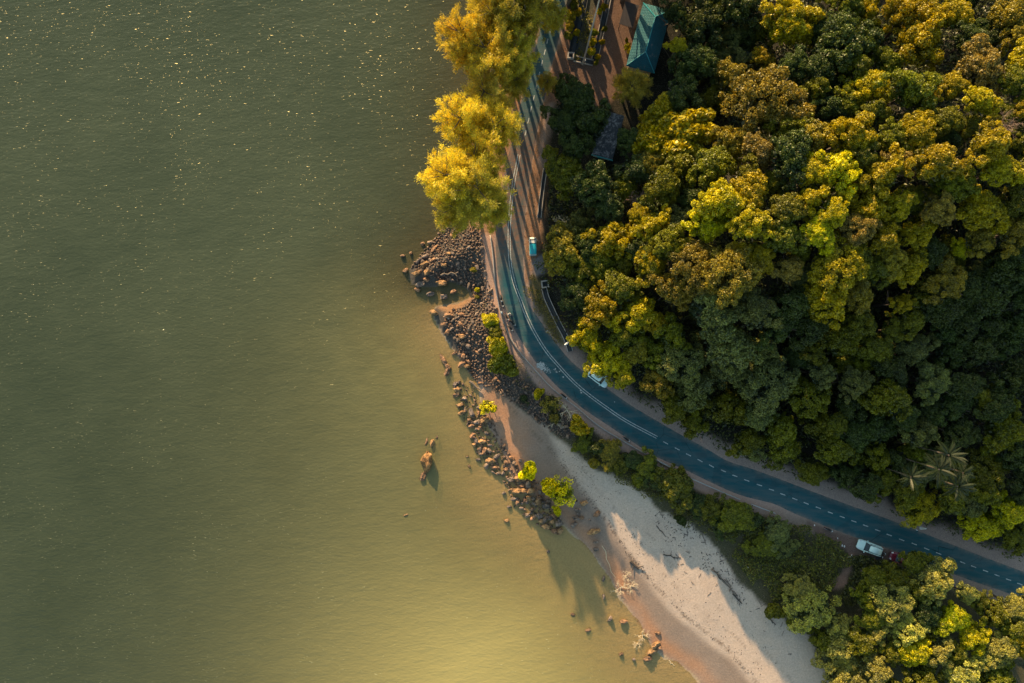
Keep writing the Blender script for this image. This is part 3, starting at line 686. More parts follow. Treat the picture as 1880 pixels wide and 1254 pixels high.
for a_ in ((945, -25, 62, 15, 958, 30, gB, 'casuarina at the top edge of the photo, near its middle'),
           (905, 25, 46, 14, 940, 70, gB, 'upright casuarina just below the topmost one'),
           (965, 22, 44, 13, 970, 60, gB, 'olive casuarina overhanging the road near the top edge'),
           (852, 68, 44, 15, 935, 150, gA, 'casuarina leaning furthest over the sea on a long dark trunk'),
           (895, 95, 50, 14, 938, 165, gA, 'golden casuarina in front of the leaning trunk'),
           (948, 100, 38, 12, 960, 160, gB, 'casuarina leaning over the shaded road opposite the north sump'),
           (945, 150, 32, 9, 952, 185, gB, 'low dull casuarina under the golden ones, by the road'),
           (893, 172, 42, 12, 930, 215, gC, 'bronze-tinted casuarina between the two golden clumps'),
           (852, 222, 44, 14, 922, 262, gA, 'bright yellow casuarina spreading widest over the water mid row'),
           (908, 232, 46, 13, 925, 275, gA, 'bright yellow casuarina reaching towards the road dashes'),
           (872, 292, 48, 13, 912, 322, gA, 'golden casuarina whose crown touches the brightest clump'),
           (825, 325, 50, 15, 900, 365, gA, 'golden casuarina with finger-like tips over the sea'),
           (880, 350, 52, 14, 908, 378, gB, 'large olive casuarina beside the start of the double line'),
           (838, 382, 42, 12, 880, 398, gB, 'casuarina hanging over the first stones of the rubble point'),
           (905, 385, 32, 10, 905, 395, gB, 'smallest casuarina at the seaward end of the row by the kerb'),
           (1017, 32, 24, 9, 1000, 60, gB, 'dull casuarina branch spreading over the shaded road, third from the top edge'),
           (1004, 152, 17, 7, 998, 175, gB, 'small dull casuarina hanging over the shaded road beside the dark trees'),
           (1160, 158, 32, 8, 1142, 185, gB, 'feathery casuarina below the teal roofed house')):
    place_cas(*a_)
# more of the row beyond the top edge, source of the shade in the yard
for (px, py) in ((985, -70), (1010, -110), (1060, -100), (1110, -90), (1150, -90), (1195, -110), (1130, -170), (1075, -180), (1020, -190), (915, -85), (945, -120), (905, -160), (950, -200), (985, -150), (925, -250), (1000, -270)):
    place_cas(px, py, 46, 14, px-8, py+60, gB, uniq(f'casuarina past the top edge of the photo, {say(px/18.8)} percent across'))

# shrubs and mangroves on the seaward side
def shrub(px, py, r, tone, h, label, pool=BUSH, name='shrub', cat='shrub', group='shrubs on the seaward verge'):
    cnt[0] += 1; x, y, z = solve(px, py, h*.55); rm = r*(CZ-z)/1250*1.05
    root = empty(name, (x, y, max(z, -.2)), random.uniform(0, 6.28), uniq(label), cat, group)
    c = link('foliage', pool[cnt[0] % len(pool)], None, root); c.location = (0, 0, h*.5); c.scale = (rm, rm*random.uniform(.85, 1.1), max(h*.75, rm*.6)); c.color = TONES[tone][0] if name != 'mangrove_shrub' else (.52, .47, .02, 1)
    t = link('stem', TRUNKS[cnt[0] % 4], None, root); t.scale = (h*1.2, h*1.2, h*.9)
shrub(901, 590, 17, 'l', 2, 'upper yellow-green shrub on the rubble bank, beside the parked motorcycles')
shrub(910, 612, 17, 'g', 2, 'dark green shrub between the two yellow-green ones on the rubble bank')
shrub(915, 640, 24, 'l', 3, 'yellow-topped bush on the rubble bank, the brighter of the touching pair')
shrub(924, 668, 27, 'g', 3, 'large green bush hanging over the grey stones, widest on the rubble bank')
shrub(876, 532, 6, 'l', .8, 'tiny lime shrub alone among the rubble stones')
shrub(870, 495, 7, 'o', .7, 'tiny olive shrub low in the rubble point')
shrub(877, 545, 5, 'o', .6, 'thumb-sized olive sprig on the rubble near the inlet')
shrub(988, 722, 12, 'b', 1.6, 'round golden shrub at the inner edge of the grey stones')
shrub(962, 732, 11, 'd', 1.0, 'dull low shrub growing among grey stones', LOOSE)
shrub(1010, 740, 22, 'o', 2, 'half-bare olive shrub beside the white fallen branches', LOOSE)
shrub(1018, 765, 16, 'o', 1.6, 'thin olive shrub below the white fallen branches', LOOSE)
shrub(1062, 783, 20, 'b', 2.4, 'compact golden shrub at the south end of the grey stones')
for i, (px, py, r_, t, w_) in enumerate(((1072, 812, 20, 'g', 'green shrub just below the compact golden one'), (1096, 822, 17, 'd', 'dark shrub pressed against the verge kerb'), (1118, 830, 22, 'o', 'olive-topped shrub facing the beach crest'), (1138, 852, 20, 'g', 'spreading green shrub with loose twigs over sand'), (1160, 845, 20, 'd', 'dark shrub between the kerb and the spreading one'),
        (1185, 858, 25, 'g', 'rounded green shrub at the end of the low wall'), (1210, 880, 24, 'd', 'dark shrub before the big round one'), (1238, 892, 36, 'g', 'biggest round bush beside the long guard rail'), (1280, 925, 22, 'd', 'shaded shrub below the long guard rail'), (1302, 930, 26, 'g', 'shrub with a pale curled frond by the beach'),
        (1345, 948, 33, 'g', 'wide green bush where the beach meets the grass'), (1322, 962, 20, 'd', 'low dark shrub at the foot of the wide bush'), (1385, 955, 16, 'd', 'small dark shrub behind the last guard rail'), (1425, 978, 28, 'y', 'grey-green bush on the grass by the verge'), (1402, 1000, 24, 'g', 'mid-green bush on the grass, seaward of the grey one'), (1445, 1005, 20, 'y', 'second grey-green bush, smaller, on the grass'),
        (1090, 850, 12, 'o', 'sprawling low shrub with roots over sand'), (1170, 882, 14, 'g', 'ragged shrub edge trailing onto the sand'), (1250, 955, 12, 'd', 'small scrubby shrub on the sand crest'), (1420, 1120, 18, 'g', 'low dark bush beside the grove corner on sand'), (1455, 1140, 16, 'g', 'low bush tucked under the corner tree of the grove'))):
    shrub(px, py, r_*(1.15 if r_ > 18 else 1), t, 1.2+r_*.04, w_, CROWNS[2:8] if r_ > 18 else BUSH)
mg = dict(name='mangrove_shrub', cat='shrub', group='young mangroves among the shore rocks')
shrub(893, 746, 15, 'l', 2.6, 'small lime mangrove standing over orange wet sand', LOOSE[:1]+BUSH[:1], **mg)
shrub(905, 750, 11, 'l', 2.0, 'thin pale mangrove spray beside the lime mangrove', LOOSE, **mg)
shrub(971, 864, 19, 'l', 3.6, 'round lime mangrove above the dark rock cluster', **mg)
shrub(1010, 892, 19, 'l', 4.2, 'yellow half of the two-toned mangrove by the rocks', **mg)
shrub(1030, 903, 28, 'l', 4.2, 'sparse wide-spreading mangrove bush on the wet beach, paler half of the pair', LOOSE, **mg)
shrub(1023, 938, 10, 'b', 1.6, 'small dense mangrove at the lower rock cluster', **mg)
# hedge clumps in the yard
for i, (px, py, r_) in enumerate(((1053, 8, 10), (1049, 28, 11), (1046, 48, 11), (1043, 66, 9), (1108, 14, 7), (1100, 22, 6), (1090, 60, 9), (1088, 78, 9), (1086, 96, 8), (1110, 54, 6), (1105, 78, 6), (1097, 105, 6), (1095, 116, 5), (1152, 86, 7), (1155, 94, 6), (1150, 75, 4), (1062, 24, 8), (1058, 60, 7))):
    shrub(px, py, r_, 'b' if i % 3 else 'g', 1.3, f'yellow-green hedge clump in the yard, {where(px, py)}', name='hedge_shrub', group='hedge clumps in the north yard')

# ---------------------------------------------------------------- palms
fV = []
n = 46
for side in (-1, 1):
    for i in range(n):
        t = .12+.88*i/n; base = np.array([t, 0, .26*math.sin(t*1.9)-.42*t*t]); L = .20*math.sin(math.pi*min(1, t*.88+.12))+.02
        d = np.array([.55, side*.85, -.45]); d /= np.linalg.norm(d); wv_ = np.array([.0075, 0, 0])
        fV += [base-wv_, base+d*L*.5-wv_*1.3, base+d*L, base+d*L*.5+wv_*1.3]
FROND = quads_mesh('frond', np.array(fV), rng.random(len(fV)//4)*.5+.4, LEAF)
def palm(px, py, r, h, label):
    x, y, z = solve(px, py, h); s = (CZ-z-h)/1250; rm = r*s
    root = empty('coconut_palm', (x, y, z), 0, label, 'palm tree', 'coconut palms on the slope')
    bm = bmesh.new(); tube(bm, [(0, 0, -.3), (.15, .1, h*.4), (.05, .05, h*.8), (0, 0, h)], [.24, .17, .14, .16], 8); bobj('trunk', bm, BARK, root)
    for k_ in range(17):
        o = link('frond', FROND, None, root); o.location = (0, 0, h); o.color = (.020, .030, .010, 1)
        o.rotation_euler = (0, -random.uniform(-.35, .65), k_*2.4+random.uniform(-.2, .2)); L = rm*random.uniform(.85, 1.1); o.scale = (L, L, L)
palm(1742, 836, 30, 15, 'coconut palm topmost of the clump, fronds raised')
palm(1724, 862, 34, 16, 'coconut palm with the largest star of fronds, centre of the clump')
palm(1672, 876, 28, 13.5, 'coconut palm standing apart nearest the road, smaller star of fronds')
palm(1758, 893, 32, 14, 'coconut palm lowest in the clump, fronds swept towards the road')
palm(1768, 868, 22, 13, 'coconut palm half buried behind the large star')

# ---------------------------------------------------------------- bare trees, fallen branches
def bare_mesh(seed, n0=7, levels=3, thick=.03, up=.7, mat=None, twist=.5):
    random.seed(seed); bm = bmesh.new()
    def grow(p, d, L, r_, lv):
        pts = [p]; rr = [r_]
        for k_ in range(3):
            d = (d+Vector((random.gauss(0, .22), random.gauss(0, .22), random.gauss(0, .12)))*twist*1.6).normalized(); p = p+d*L/3; pts.append(p); rr.append(r_*(1-.22*(k_+1)))
        tube(bm, pts, rr, 4 if lv else 5)
        if lv < levels:
            for k_ in range(3 if lv else 4):
                a = random.uniform(0, 6.28); nd = (d*.8+Vector((math.cos(a), math.sin(a), random.uniform(-.2, .5)))*.75).normalized()
                grow(pts[random.choice((1, 2, 3))], nd, L*.62, r_*.55, lv+1)
    for k_ in range(n0):
        a = k_*6.283/n0+random.uniform(-.3, .3); grow(Vector((0, 0, 0)), Vector((math.cos(a), math.sin(a), random.uniform(.25, up))).normalized(), .55, thick, 0)
    me = bpy.data.meshes.new('branches'); bm.to_mesh(me); bm.free(); me.materials.append(mat or PALEW); return me
def bare(px, py, r, h, me, mat_name, label, cat='dead tree', group=None, stem=True):
    x, y, z = solve(px, py, h*.5); rm = r*(CZ-z-h*.5)/1250
    root = empty('bare_tree', (x, y, z), random.uniform(0, 6), label, cat, group)
    o = link('branches', me, None, root); o.location = (0, 0, h*.55 if h > 2.5 else .1); o.scale = (rm, rm, rm*.7)
    bm = bmesh.new(); bar(bm, (0, 0, -.3), (0, 0, h*.6 if h > 2.5 else .2), rm*.05+.05, rm*.04+.02, 7); o2 = bobj('trunk', bm, me.materials[0], root)
B1 = bare_mesh(3, 6, 3, .035, .7, PALEW); B2 = bare_mesh(4, 5, 3, .035, .7, PALEW, .6); B3 = bare_mesh(8, 9, 3, .02, 1.4, TWIG, .6)
bg_ = 'bleached bare trees in the shallows'
bare(1151, 1060, 13, 2.0, B1, '', 'bleached bare treelet on the red wet sand, topmost of the white ones', group=bg_)
bare(1140, 1083, 19, 2.2, B2, '', 'widest bleached bare tree standing in the shallows', group=bg_)
bare(1160, 1079, 15, 2.0, B1, '', 'bleached bare tree touching the widest one, on the wet edge', group=bg_)
bare(1182, 1170, 15, 2.0, B2, '', 'bleached bare tree right above the orange rocks', group=bg_)
bare(1172, 1184, 12, 1.6, B1, '', 'smaller bleached bare branches in the shallows beside the orange rocks', group=bg_)
dg = 'leafless trees in the forest'
bare(1167, 366, 30, 9, B3, '', 'leafless brown tree with fine twigs above the bend', group=dg)
bare(1832, 234, 38, 12, B3, '', 'leafless reddish tree with fine twigs high on the hill', group=dg)
bare(1035, 408, 20, 7, bare_mesh(12, 8, 3, .02, 1.2, PALEW), '', 'pale leafless treetop near the teal truck', group=dg)
bare(1720, 487, 24, 12, bare_mesh(13, 6, 2, .03, 1.0, STEEL), '', 'grey leafless treetop in the middle of the forest', group=dg)
bare(1700, 372, 28, 12, bare_mesh(14, 7, 3, .02, 1.0, TWIG), '', 'rust-brown leafless treetop in the upper forest', group=dg)
bare(1058, 452, 17, 8, B3, '', 'grey-brown leafless top beside the teal truck', group=dg)
# fallen white branches by the verge
x, y, z = ground_at(1040, 752)
o = link('fallen_branch', bare_mesh(21, 5, 2, .035, .25, PALEW, .7)); o.location = (x, y, z+.2); o.scale = (3.0, 2.6, 1.2); tag(o, 'white fallen branches sprawling over the seaward verge', 'fallen branch')
x, y, z = ground_at(1022, 775)
o = link('fallen_branch', bare_mesh(22, 4, 2, .03, .3, PALEW, .6)); o.location = (x, y, z+.2); o.scale = (2.0, 2.2, 1); o.rotation_euler = (0, 0, 2); tag(o, 'smaller fallen white branch reaching down over grey stones', 'fallen branch')

# logs and driftwood
def log(px0, py0, px1, py1, r_, mat, label, cat='driftwood log', dz=.0, group='driftwood on the shore', name='driftwood_log', stubs=2):
    x0, y0, z0 = ground_at(px0, py0); x1, y1, z1 = ground_at(px1, py1); a_ = Vector((x0, y0, z0+r_*.7+dz)); b_ = Vector((x1, y1, z1+r_*.7+dz)); mid = (a_+b_)/2
    bm = bmesh.new(); pts = []; rad = []
    side = Vector((-(b_-a_).y, (b_-a_).x, 0)).normalized()
    for k_ in range(6):
        t = k_/5; pts.append(a_.lerp(b_, t)-mid+side*random.gauss(0, .035*(b_-a_).length)*(0 < k_ < 5)); rad.append(r_*(1.1-.5*t)*random.uniform(.85, 1.1))
    tube(bm, pts, rad, 7)
    for k_ in range(stubs):
        p_ = pts[random.randint(1, 4)]; d_ = (side*random.choice((-1, 1))+(b_-a_).normalized()*.5+Vector((0, 0, .25))).normalized(); tube(bm, [p_, p_+d_*r_*3, p_+d_*r_*5], [r_*.5, r_*.35, r_*.12], 5)
    o = bobj(name, bm, mat); o.location = mid; tag(o, uniq(label), cat, group); return o
random.seed(31)
log(1157, 1030, 1172, 1045, .26, DWOOD, 'short thick dark log on wet sand')
log(1306, 1045, 1360, 1105, .15, WOOD, 'longest driftwood beam lying along the upper beach')
log(1310, 1048, 1330, 1068, .14, DWOOD, 'dark beam beside the head of the longest driftwood')
log(1330, 1064, 1352, 1092, .12, WOOD, 'thin beam parallel to the longest driftwood')
log(1345, 1090, 1362, 1108, .15, DWOOD, 'dark stubby beam at the foot of the longest driftwood')
log(810, 506, 842, 500, .16, WOOD, 'pale log lying across the rubble point', dz=.6)
log(862, 700, 884, 717, .22, WOOD, 'tan log at the toe of the rubble bank above the lit channel', dz=.2)
log(1218, 1018, 1250, 1024, .09, DWOOD, 'branching dark driftwood on the mid beach', stubs=5)
log(1205, 965, 1222, 985, .08, DWOOD, 'curved dark root on the sand below the round bush', stubs=3)
log(1288, 980, 1296, 1000, .08, WOOD, 'driftwood stick near the crest of the beach')
log(1414, 1137, 1424, 1147, .09, DWOOD, 'short dark stick near the grove corner')
log(1105, 1002, 1130, 1060, .06, PALEW, 'long thin pale branch at the edge of wet sand', stubs=1)
log(1228, 1212, 1238, 1222, .06, PALEW, 'tiny pale stick in the bottom surf')
for i in range(46):
    t = random.random(); px = 1215+t*260+random.gauss(0, 18); py = 985+t*170+random.gauss(0, 24)
    x, y, z = ground_at(px, py)
    a_ = random.uniform(0, 3.14); L = random.uniform(3, 11)
    log(px, py, px+math.cos(a_)*L, py+math.sin(a_)*L, random.uniform(.02, .05), random.choice((WOOD, DWOOD)), f'thin driftwood stick on sand, {where(px, py, 1)}', 'driftwood stick', group='thin sticks scattered on the upper beach', name='driftwood_stick', stubs=random.randint(0, 3))

# scattered debris on sand: seaweed and bark crumbs
V, Tn = [], []
def scatter(pts, name, size, mat, label, kindtag='stuff', jit=.02, nrm_up=1.0, color=None, asp=1.0):
    C = []
    A = np.array(pts); z = TZA(A); C = np.c_[A, z+jit]
    nn = rdir(len(C))*.6; nn[:, 2] = nrm_up
    me = quads_mesh(name, leaf_quads(C, nn, rng.uniform(*size, len(C)), asp), rng.random(len(C)), mat); o = link(name, me)
    if color: o.color = color
    tag(o, label, kind=kindtag); return o
pts = []
for i in range(900):
    t = rng.random(); base = WETL[0]*(1-t)+WETL[-1]*t
    j = rng.integers(0, len(WETL)-1); q = WETL[j]+(WETL[j+1]-WETL[j])*rng.random(); off = abs(rng.normal())*3.0 if rng.random() < .55 else rng.normal()*.25
    pts.append(q+np.array([off*.8, off*.6])+rng.normal(size=2)*.1)
pts = [p_ for p_ in pts if -62 < p_[1] < -20]
scatter(pts, 'seaweed_wrack', (.04, .13), DWOOD, 'dark seaweed crumbs strewn along the tide line', asp=1.4)
pts = []
poly = WA([(1215, 935), (1262, 960), (1330, 1015), (1350, 1060), (1390, 1100), (1440, 1140), (1425, 1150), (1370, 1110), (1310, 1050), (1250, 1010), (1200, 960)], 1.2)
while len(pts) < 2600:
    q = np.array([rng.uniform(poly[:, 0].min(), poly[:, 0].max()), rng.uniform(poly[:, 1].min(), poly[:, 1].max())]); pts.append(q)
pts = np.array(pts); sdp = sdist(pts, poly); pts = pts[(sdp > -1.5*rng.random(len(pts))) & (fbm(pts[:, 0], pts[:, 1], 2.5) > .47)]
scatter(pts, 'twig_litter', (.05, .17), DWOOD, 'twigs and leaf litter where the beach meets the scrub', asp=1.8)

# grass
GR = WA([(1345, 960), (1395, 950), (1470, 965), (1520, 985), (1556, 1010), (1556, 1040), (1530, 1075), (1500, 1090), (1470, 1120), (1430, 1125), (1400, 1090), (1365, 1060), (1345, 1020), (1335, 985)], 2.0)
def field(poly, n, size, name, label, color, thr=.0, up=.9, hj=.15, sc=2.0, clump=.4, soft=1.0, asp=1.6):
    q = np.c_[rng.uniform(poly[:, 0].min()-1, poly[:, 0].max()+1, n), rng.uniform(poly[:, 1].min()-1, poly[:, 1].max()+1, n)]
    nzv = fbm(q[:, 0], q[:, 1], sc); q = q[(sdist(q, poly)+(nzv-.47)*4*soft > 0) & (nzv > thr)]
    z = TZA(q); hh = rng.random(len(q))*hj+fbm(q[:, 0]+9, q[:, 1], sc)*clump
    C = np.c_[q, z+hh]; nn = rdir(len(C)); nn[:, 2] = np.abs(nn[:, 2])+up*.6
    me = quads_mesh(name, leaf_quads(C, nn, rng.uniform(*size, len(C)), asp), rng.random(len(C)), LEAF); o = link(name, me); o.color = color; tag(o, label, kind='stuff'); return o
field(GR, 26000, (.07, .17), 'tall_grass', 'tall green grass between beach and road', (.105, .105, .020, 1), .30, clump=1.4)
field(GR, 12000, (.06, .14), 'dry_grass', 'dry yellow brush mixed in the grass', (.20, .145, .05, 1), .47, clump=1.2)
field(WA([(977, 505), (992, 520), (1000, 560), (1030, 620), (1022, 628), (1000, 600), (985, 570), (970, 530)]), 4500, (.05, .12), 'verge_grass', 'olive grass on the inner verge of the bend', (.17, .13, .03, 1), .3)
field(WA([(1560, 1015), (1600, 1020), (1640, 1040), (1600, 1080), (1560, 1110), (1530, 1095), (1562, 1070), (1566, 1040)]), 9000, (.08, .2), 'scrub_ground_cover', 'dark scrub beneath the grove by the path', (.075, .085, .022, 1), .3, clump=1.0)
field(WA([(1065, -30), (1092, -30), (1080, 105), (1056, 100)]), 3500, (.06, .14), 'yard_weeds', 'weeds between the drains of the north yard', (.16, .14, .03, 1), .42)
field(WA([(890, 560), (925, 600), (960, 660), (1010, 720), (1060, 770), (1140, 815), (1200, 850), (1260, 885), (1330, 925), (1400, 950), (1390, 990), (1300, 985), (1200, 915), (1120, 865), (1050, 810), (1000, 740), (940, 690), (900, 620)]), 14000, (.05, .13), 'bank_scrub', 'low scrub and dead leaves along the seaward bank', (.12, .11, .035, 1), .45, clump=.6)
field(WA([(1060, 795), (1120, 815), (1190, 850), (1260, 890), (1330, 925), (1400, 950), (1400, 1000), (1330, 990), (1270, 960), (1210, 925), (1150, 885), (1080, 850)]), 26000, (.07, .17), 'beach_scrub', 'continuous green scrub between the road verge and the sand', (.115, .115, .028, 1), .22, clump=1.5, soft=1.6)
field(INLAND[:0].reshape(0, 2) if False else WA([(985, 480), (1015, 560), (1060, 650), (1120, 705), (1200, 755), (1300, 815), (1420, 862), (1560, 912), (1700, 962), (1880, 1030), (1880, 960), (1700, 900), (1500, 830), (1300, 760), (1150, 640), (1060, 520)]), 42000, (.10, .24), 'forest_undergrowth', 'dark undergrowth along the forest edge', (.07, .08, .02, 1), .36, clump=1.6, soft=.5)
field(WA([(1260, -60), (1960, -60), (1960, 1000), (1740, 940), (1560, 880), (1400, 820), (1290, 760), (1180, 680), (1080, 590), (1010, 460), (1010, 330), (1120, 300), (1200, 280), (1235, 160)], 6), 90000, (.16, .34), 'forest_floor_plants', 'dark low plants covering the forest floor', (.05, .062, .018, 1), .30, clump=2.2, soft=.2)
# dead leaves on the northern verge
field(WA([(955, 120), (1020, 60), (1060, 120), (1000, 200), (985, 300), (1003, 330), (995, 420), (985, 470), (972, 500), (966, 400), (972, 320)]), 6000, (.04, .09), 'leaf_litter', 'rust-red fallen leaves on the northern verge', (.36, .14, .05, 1), .36, hj=.02, clump=.02)

# ---------------------------------------------------------------- rocks
ROCKS = []
def rock_mesh(seed, sub=2, stretch_=(1, 1, .7), rough=.35):
    bm = bmesh.new(); bmesh.ops.create_icosphere(bm, subdivisions=sub, radius=1)
    off = Vector((seed*13.1, seed*7.7, seed*3.3)); planes = []
    rnd = random.Random(seed)
    for _ in range(9):
        v = Vector((rnd.gauss(0, 1), rnd.gauss(0, 1), rnd.gauss(0, 1))).normalized(); planes.append((v, rnd.uniform(.62, .9)))
    for v in bm.verts:
        p = v.co.copy()
        for nn, dd_ in planes:
            k_ = p.dot(nn)-dd_
            if k_ > 0: p -= nn*k_*.97
        p *= 1+rough*noise.noise(p*1.3+off)+rough*.35*noise.noise(p*3.7+off)
        v.co = Vector((p.x*stretch_[0], p.y*stretch_[1], p.z*stretch_[2]))
    me = bpy.data.meshes.new('rock'); bm.to_mesh(me); bm.free(); me.materials.append(ROCK); return me
RM = [rock_mesh(i, 2, (1, random.uniform(.65, .95), random.uniform(.6, .85))) for i in range(12)]
RB = [rock_mesh(40+i, 4, (1, random.uniform(.65, .85), .8), .34) for i in range(6)]
WHT = (1, 1, 1, 1); ORG_SUN = (1.5, 1.22, .80, 1); GRY = (1.0, 1.05, 1.15, 1); BRN = (1.25, 1.0, .8, 1)  # the orange tint puts warm sunlight into the rock colour
rocklist = []
def rock(px, py, rpx, label=None, color=WHT, elong=1.0, ang=0, big=False, up=.45, zoff=None, group='boulders along the shore', hs=1.0):
    x, y, z = ground_at(px, py); rm = rpx*.1
    m_ = random.choice(RB if big else RM); o = link('boulder', m_); 
    o.scale = (rm*elong, rm, rm*.95*hs); o.rotation_euler = (random.uniform(-.3, .3), random.uniform(-.3, .3), ang)
    o.location = (x, y, (zoff if zoff is not None else z+rm*up*hs)); o.color = color
    lab = label or f'{"brown" if color == BRN else "orange" if color == ORG_SUN else "grey"} boulder {"in the bank" if group.startswith("stones of") else "by the shore"}, {where(px, py, 1)}'
    tag(o, uniq(lab), 'rock', group); return o
random.seed(77)
# individual big rocks read from the photo
rock(785, 845, 15, 'largest ridged outcrop standing alone in open water', (1.35, 1.0, .55, 1), 1.5, R(80), True, zoff=.2, hs=1.3)
rock(779, 872, 8, 'low brown rock at the seaward foot of the lone outcrop', BRN, 1.4, R(60), True, zoff=-.15)
rock(794, 812, 5.5, 'small orange rock just above the lone outcrop', ORG_SUN, 1.6, R(75), True, zoff=.1)
rock(785, 806, 5, 'awash rock beside the small orange one, above the lone outcrop', BRN, 2.0, R(70), True, zoff=-.25)
rock(803, 802, 4, 'awash stone furthest up from the lone outcrop', BRN, 1.5, R(70), zoff=-.15)
rock(748, 942, 4, 'small lone rock awash far out in the water', ORG_SUN, 1.5, R(20), zoff=-.12)
rock(765, 503, 8, 'yellow-lit boulder at the tip of the rubble point', ORG_SUN, 1.1, .3, True, .6)
rock(783, 500, 6.5, 'upright orange boulder beside the yellow-lit one', ORG_SUN, 1.0, 1.2, True, .8)
rock(745, 497, 6, 'outermost boulder off the rubble point', BRN, 1.1, .6, True, .3)
rock(812, 520, 9, 'long yellow slab in the dark pool of the rubble point', ORG_SUN, 1.25, .15, True, .5)
rock(783, 513, 6, 'brown boulder behind the upright orange one', BRN, 1.2, -.2, True, .5)
rock(797, 574, 7, 'orange boulder below the inlet mouth', ORG_SUN, 1.1, -.3, True, .4)
rock(771, 522, 7, 'dark boulder at the edge of the blue pool', GRY, 1.3, .3, True, .3)
for (px, py, r_, c_, el, an) in ((767, 532, 5, BRN, 1.2, 0), (832, 535, 6, BRN, 1.3, .5), (780, 486, 7, ORG_SUN, 1.5, .6), (795, 478, 5, BRN, 1.3, .5), (825, 466, 5, ORG_SUN, 1.2, 0), (816, 487, 5, ORG_SUN, 1.4, .2), (790, 540, 6, GRY, 1.3, 0), (815, 545, 7, GRY, 1.2, 0), (770, 478, 5, GRY, 1.8, .6), (783, 470, 5, GRY, 1.8, .6), (797, 457, 5, BRN, 1.8, .7),
        (824, 580, 7, BRN, 1.2, 0), (822, 610, 6, BRN, 1.3, 1), (848, 618, 8, ORG_SUN, 1.0, 0), (851, 632, 6, BRN, 1, 0), (815, 596, 5, BRN, 1.3, 0),
        (836, 706, 7, GRY, 1.2, 1), (839, 715, 8, ORG_SUN, 1.1, 2), (838, 725, 6, BRN, 1.4, .2), (845, 744, 7, ORG_SUN, 1.2, .2), (848, 757, 7, ORG_SUN, 1.1, .6), (853, 731, 6, GRY, 1, 0), (890, 772, 9, ORG_SUN, 1.0, .5), (862, 772, 6, BRN, 1, 0), (875, 775, 6, GRY, 1, 0), (865, 782, 6, BRN, 1, 0), (880, 785, 6, BRN, 1, 0), (870, 765, 5, ORG_SUN, 1, 0),
        (868, 800, 7, BRN, 1, 1), (872, 815, 6, ORG_SUN, 1, .5), (885, 810, 7, ORG_SUN, 1.1, 0), (890, 827, 7, BRN, 1.3, 1.2), (882, 826, 5, GRY, 1.4, 1.4), (900, 845, 8, ORG_SUN, 1.0, 0), (908, 858, 6, BRN, 1, 0), (915, 868, 5, GRY, 1.1, 0), (928, 862, 5, BRN, 1.2, 0), (946, 852, 5, BRN, 1.2, 0), (955, 845, 5, GRY, 1, 0), (938, 880, 7, GRY, 1.2, 0),
        (955, 878, 8, ORG_SUN, 1.6, .1), (948, 901, 9, ORG_SUN, 1.4, 0), (960, 900, 7, ORG_SUN, 1.2, 0), (974, 900, 8, ORG_SUN, 1.2, .3), (958, 892, 5, BRN, 1.2, 0), (973, 914, 7, ORG_SUN, 1.3, .2), (987, 920, 7, ORG_SUN, 1.3, .6), (963, 918, 5, BRN, 1.2, .6), (990, 913, 6, BRN, 1.2, 0), (977, 935, 5, BRN, 1, 0), (1004, 928, 7, GRY, 1.2, 0), (994, 955, 6, ORG_SUN, 1, 0), (1013, 957, 6, ORG_SUN, 1, .8),
        (1003, 966, 7, ORG_SUN, 1.2, 0), (1017, 974, 7, BRN, 1.1, 0), (1027, 975, 7, ORG_SUN, 1.1, .8), (1010, 950, 6, GRY, 1, 0), (1026, 960, 7, GRY, 1.3, 0), (945, 915, 6, GRY, 1.2, 0), (968, 945, 6, GRY, 1, 0), (990, 945, 7, GRY, 1.2, 0), (1015, 945, 6, BRN, 1, 0),
        (1072, 923, 6, ORG_SUN, 1.4, .4), (1058, 919, 3, BRN, 1, 0), (1060, 935, 5, GRY, 1.2, 0), (1058, 951, 6, GRY, 1.3, 0), (1068, 950, 5, BRN, 1.2, 0), (1096, 943, 7, BRN, 1.2, .8), (1082, 955, 3, GRY, 1, 0), (1090, 975, 8, ORG_SUN, 1.5, .5), (1053, 963, 6, GRY, 1.3, .4), (1094, 994, 5, GRY, 1.1, 0), (1094, 1008, 5, GRY, 1.2, 0), (1062, 943, 4, GRY, 1, 0),
        (1203, 1183, 7, ORG_SUN, 1.3, .3), (1197, 1195, 7, ORG_SUN, 1.4, .1), (1189, 1207, 7, BRN, 1.3, .2), (1210, 1188, 5, BRN, 1, 0), (1145, 1140, 6, BRN, 1.2, 0), (1208, 1162, 4, BRN, 1.6, 0), (930, 955, 5, ORG_SUN, 1.2, 0), (935, 930, 4, GRY, 1.2, 0), (925, 905, 4, GRY, 1.2, 0), (1052, 1127, 5, BRN, 1.2, 0), (1080, 1155, 5, BRN, 1.2, .6), (1140, 1200, 5, BRN, 1, 0), (1163, 1210, 4, GRY, 1, 0), (1006, 1012, 4, GRY, 1, 0), (1108, 1062, 4, GRY, 1.5, 1.4), (1108, 1095, 4, GRY, 1.5, 1.4), (1120, 1135, 6, GRY, 1.2, 1.2),
        (815, 661, 6, BRN, 2.0, -.9), (822, 672, 6, BRN, 1.6, -.8), (848, 668, 7, BRN, 1.5, .5), (858, 672, 6, ORG_SUN, 1.3, .3), (822, 682, 7, BRN, 1.5, .9), (850, 655, 6, BRN, 1.4, 1.2), (835, 648, 4, BRN, 1.5, .5), (858, 838, 4, BRN, 1, 0), (862, 857, 4, BRN, 1.6, -1), (755, 465, 4, BRN, 1, 0), (776, 448, 5, BRN, 1, 0), (740, 470, 5, BRN, 1.3, 0)):
    x, y, z = ground_at(px, py)
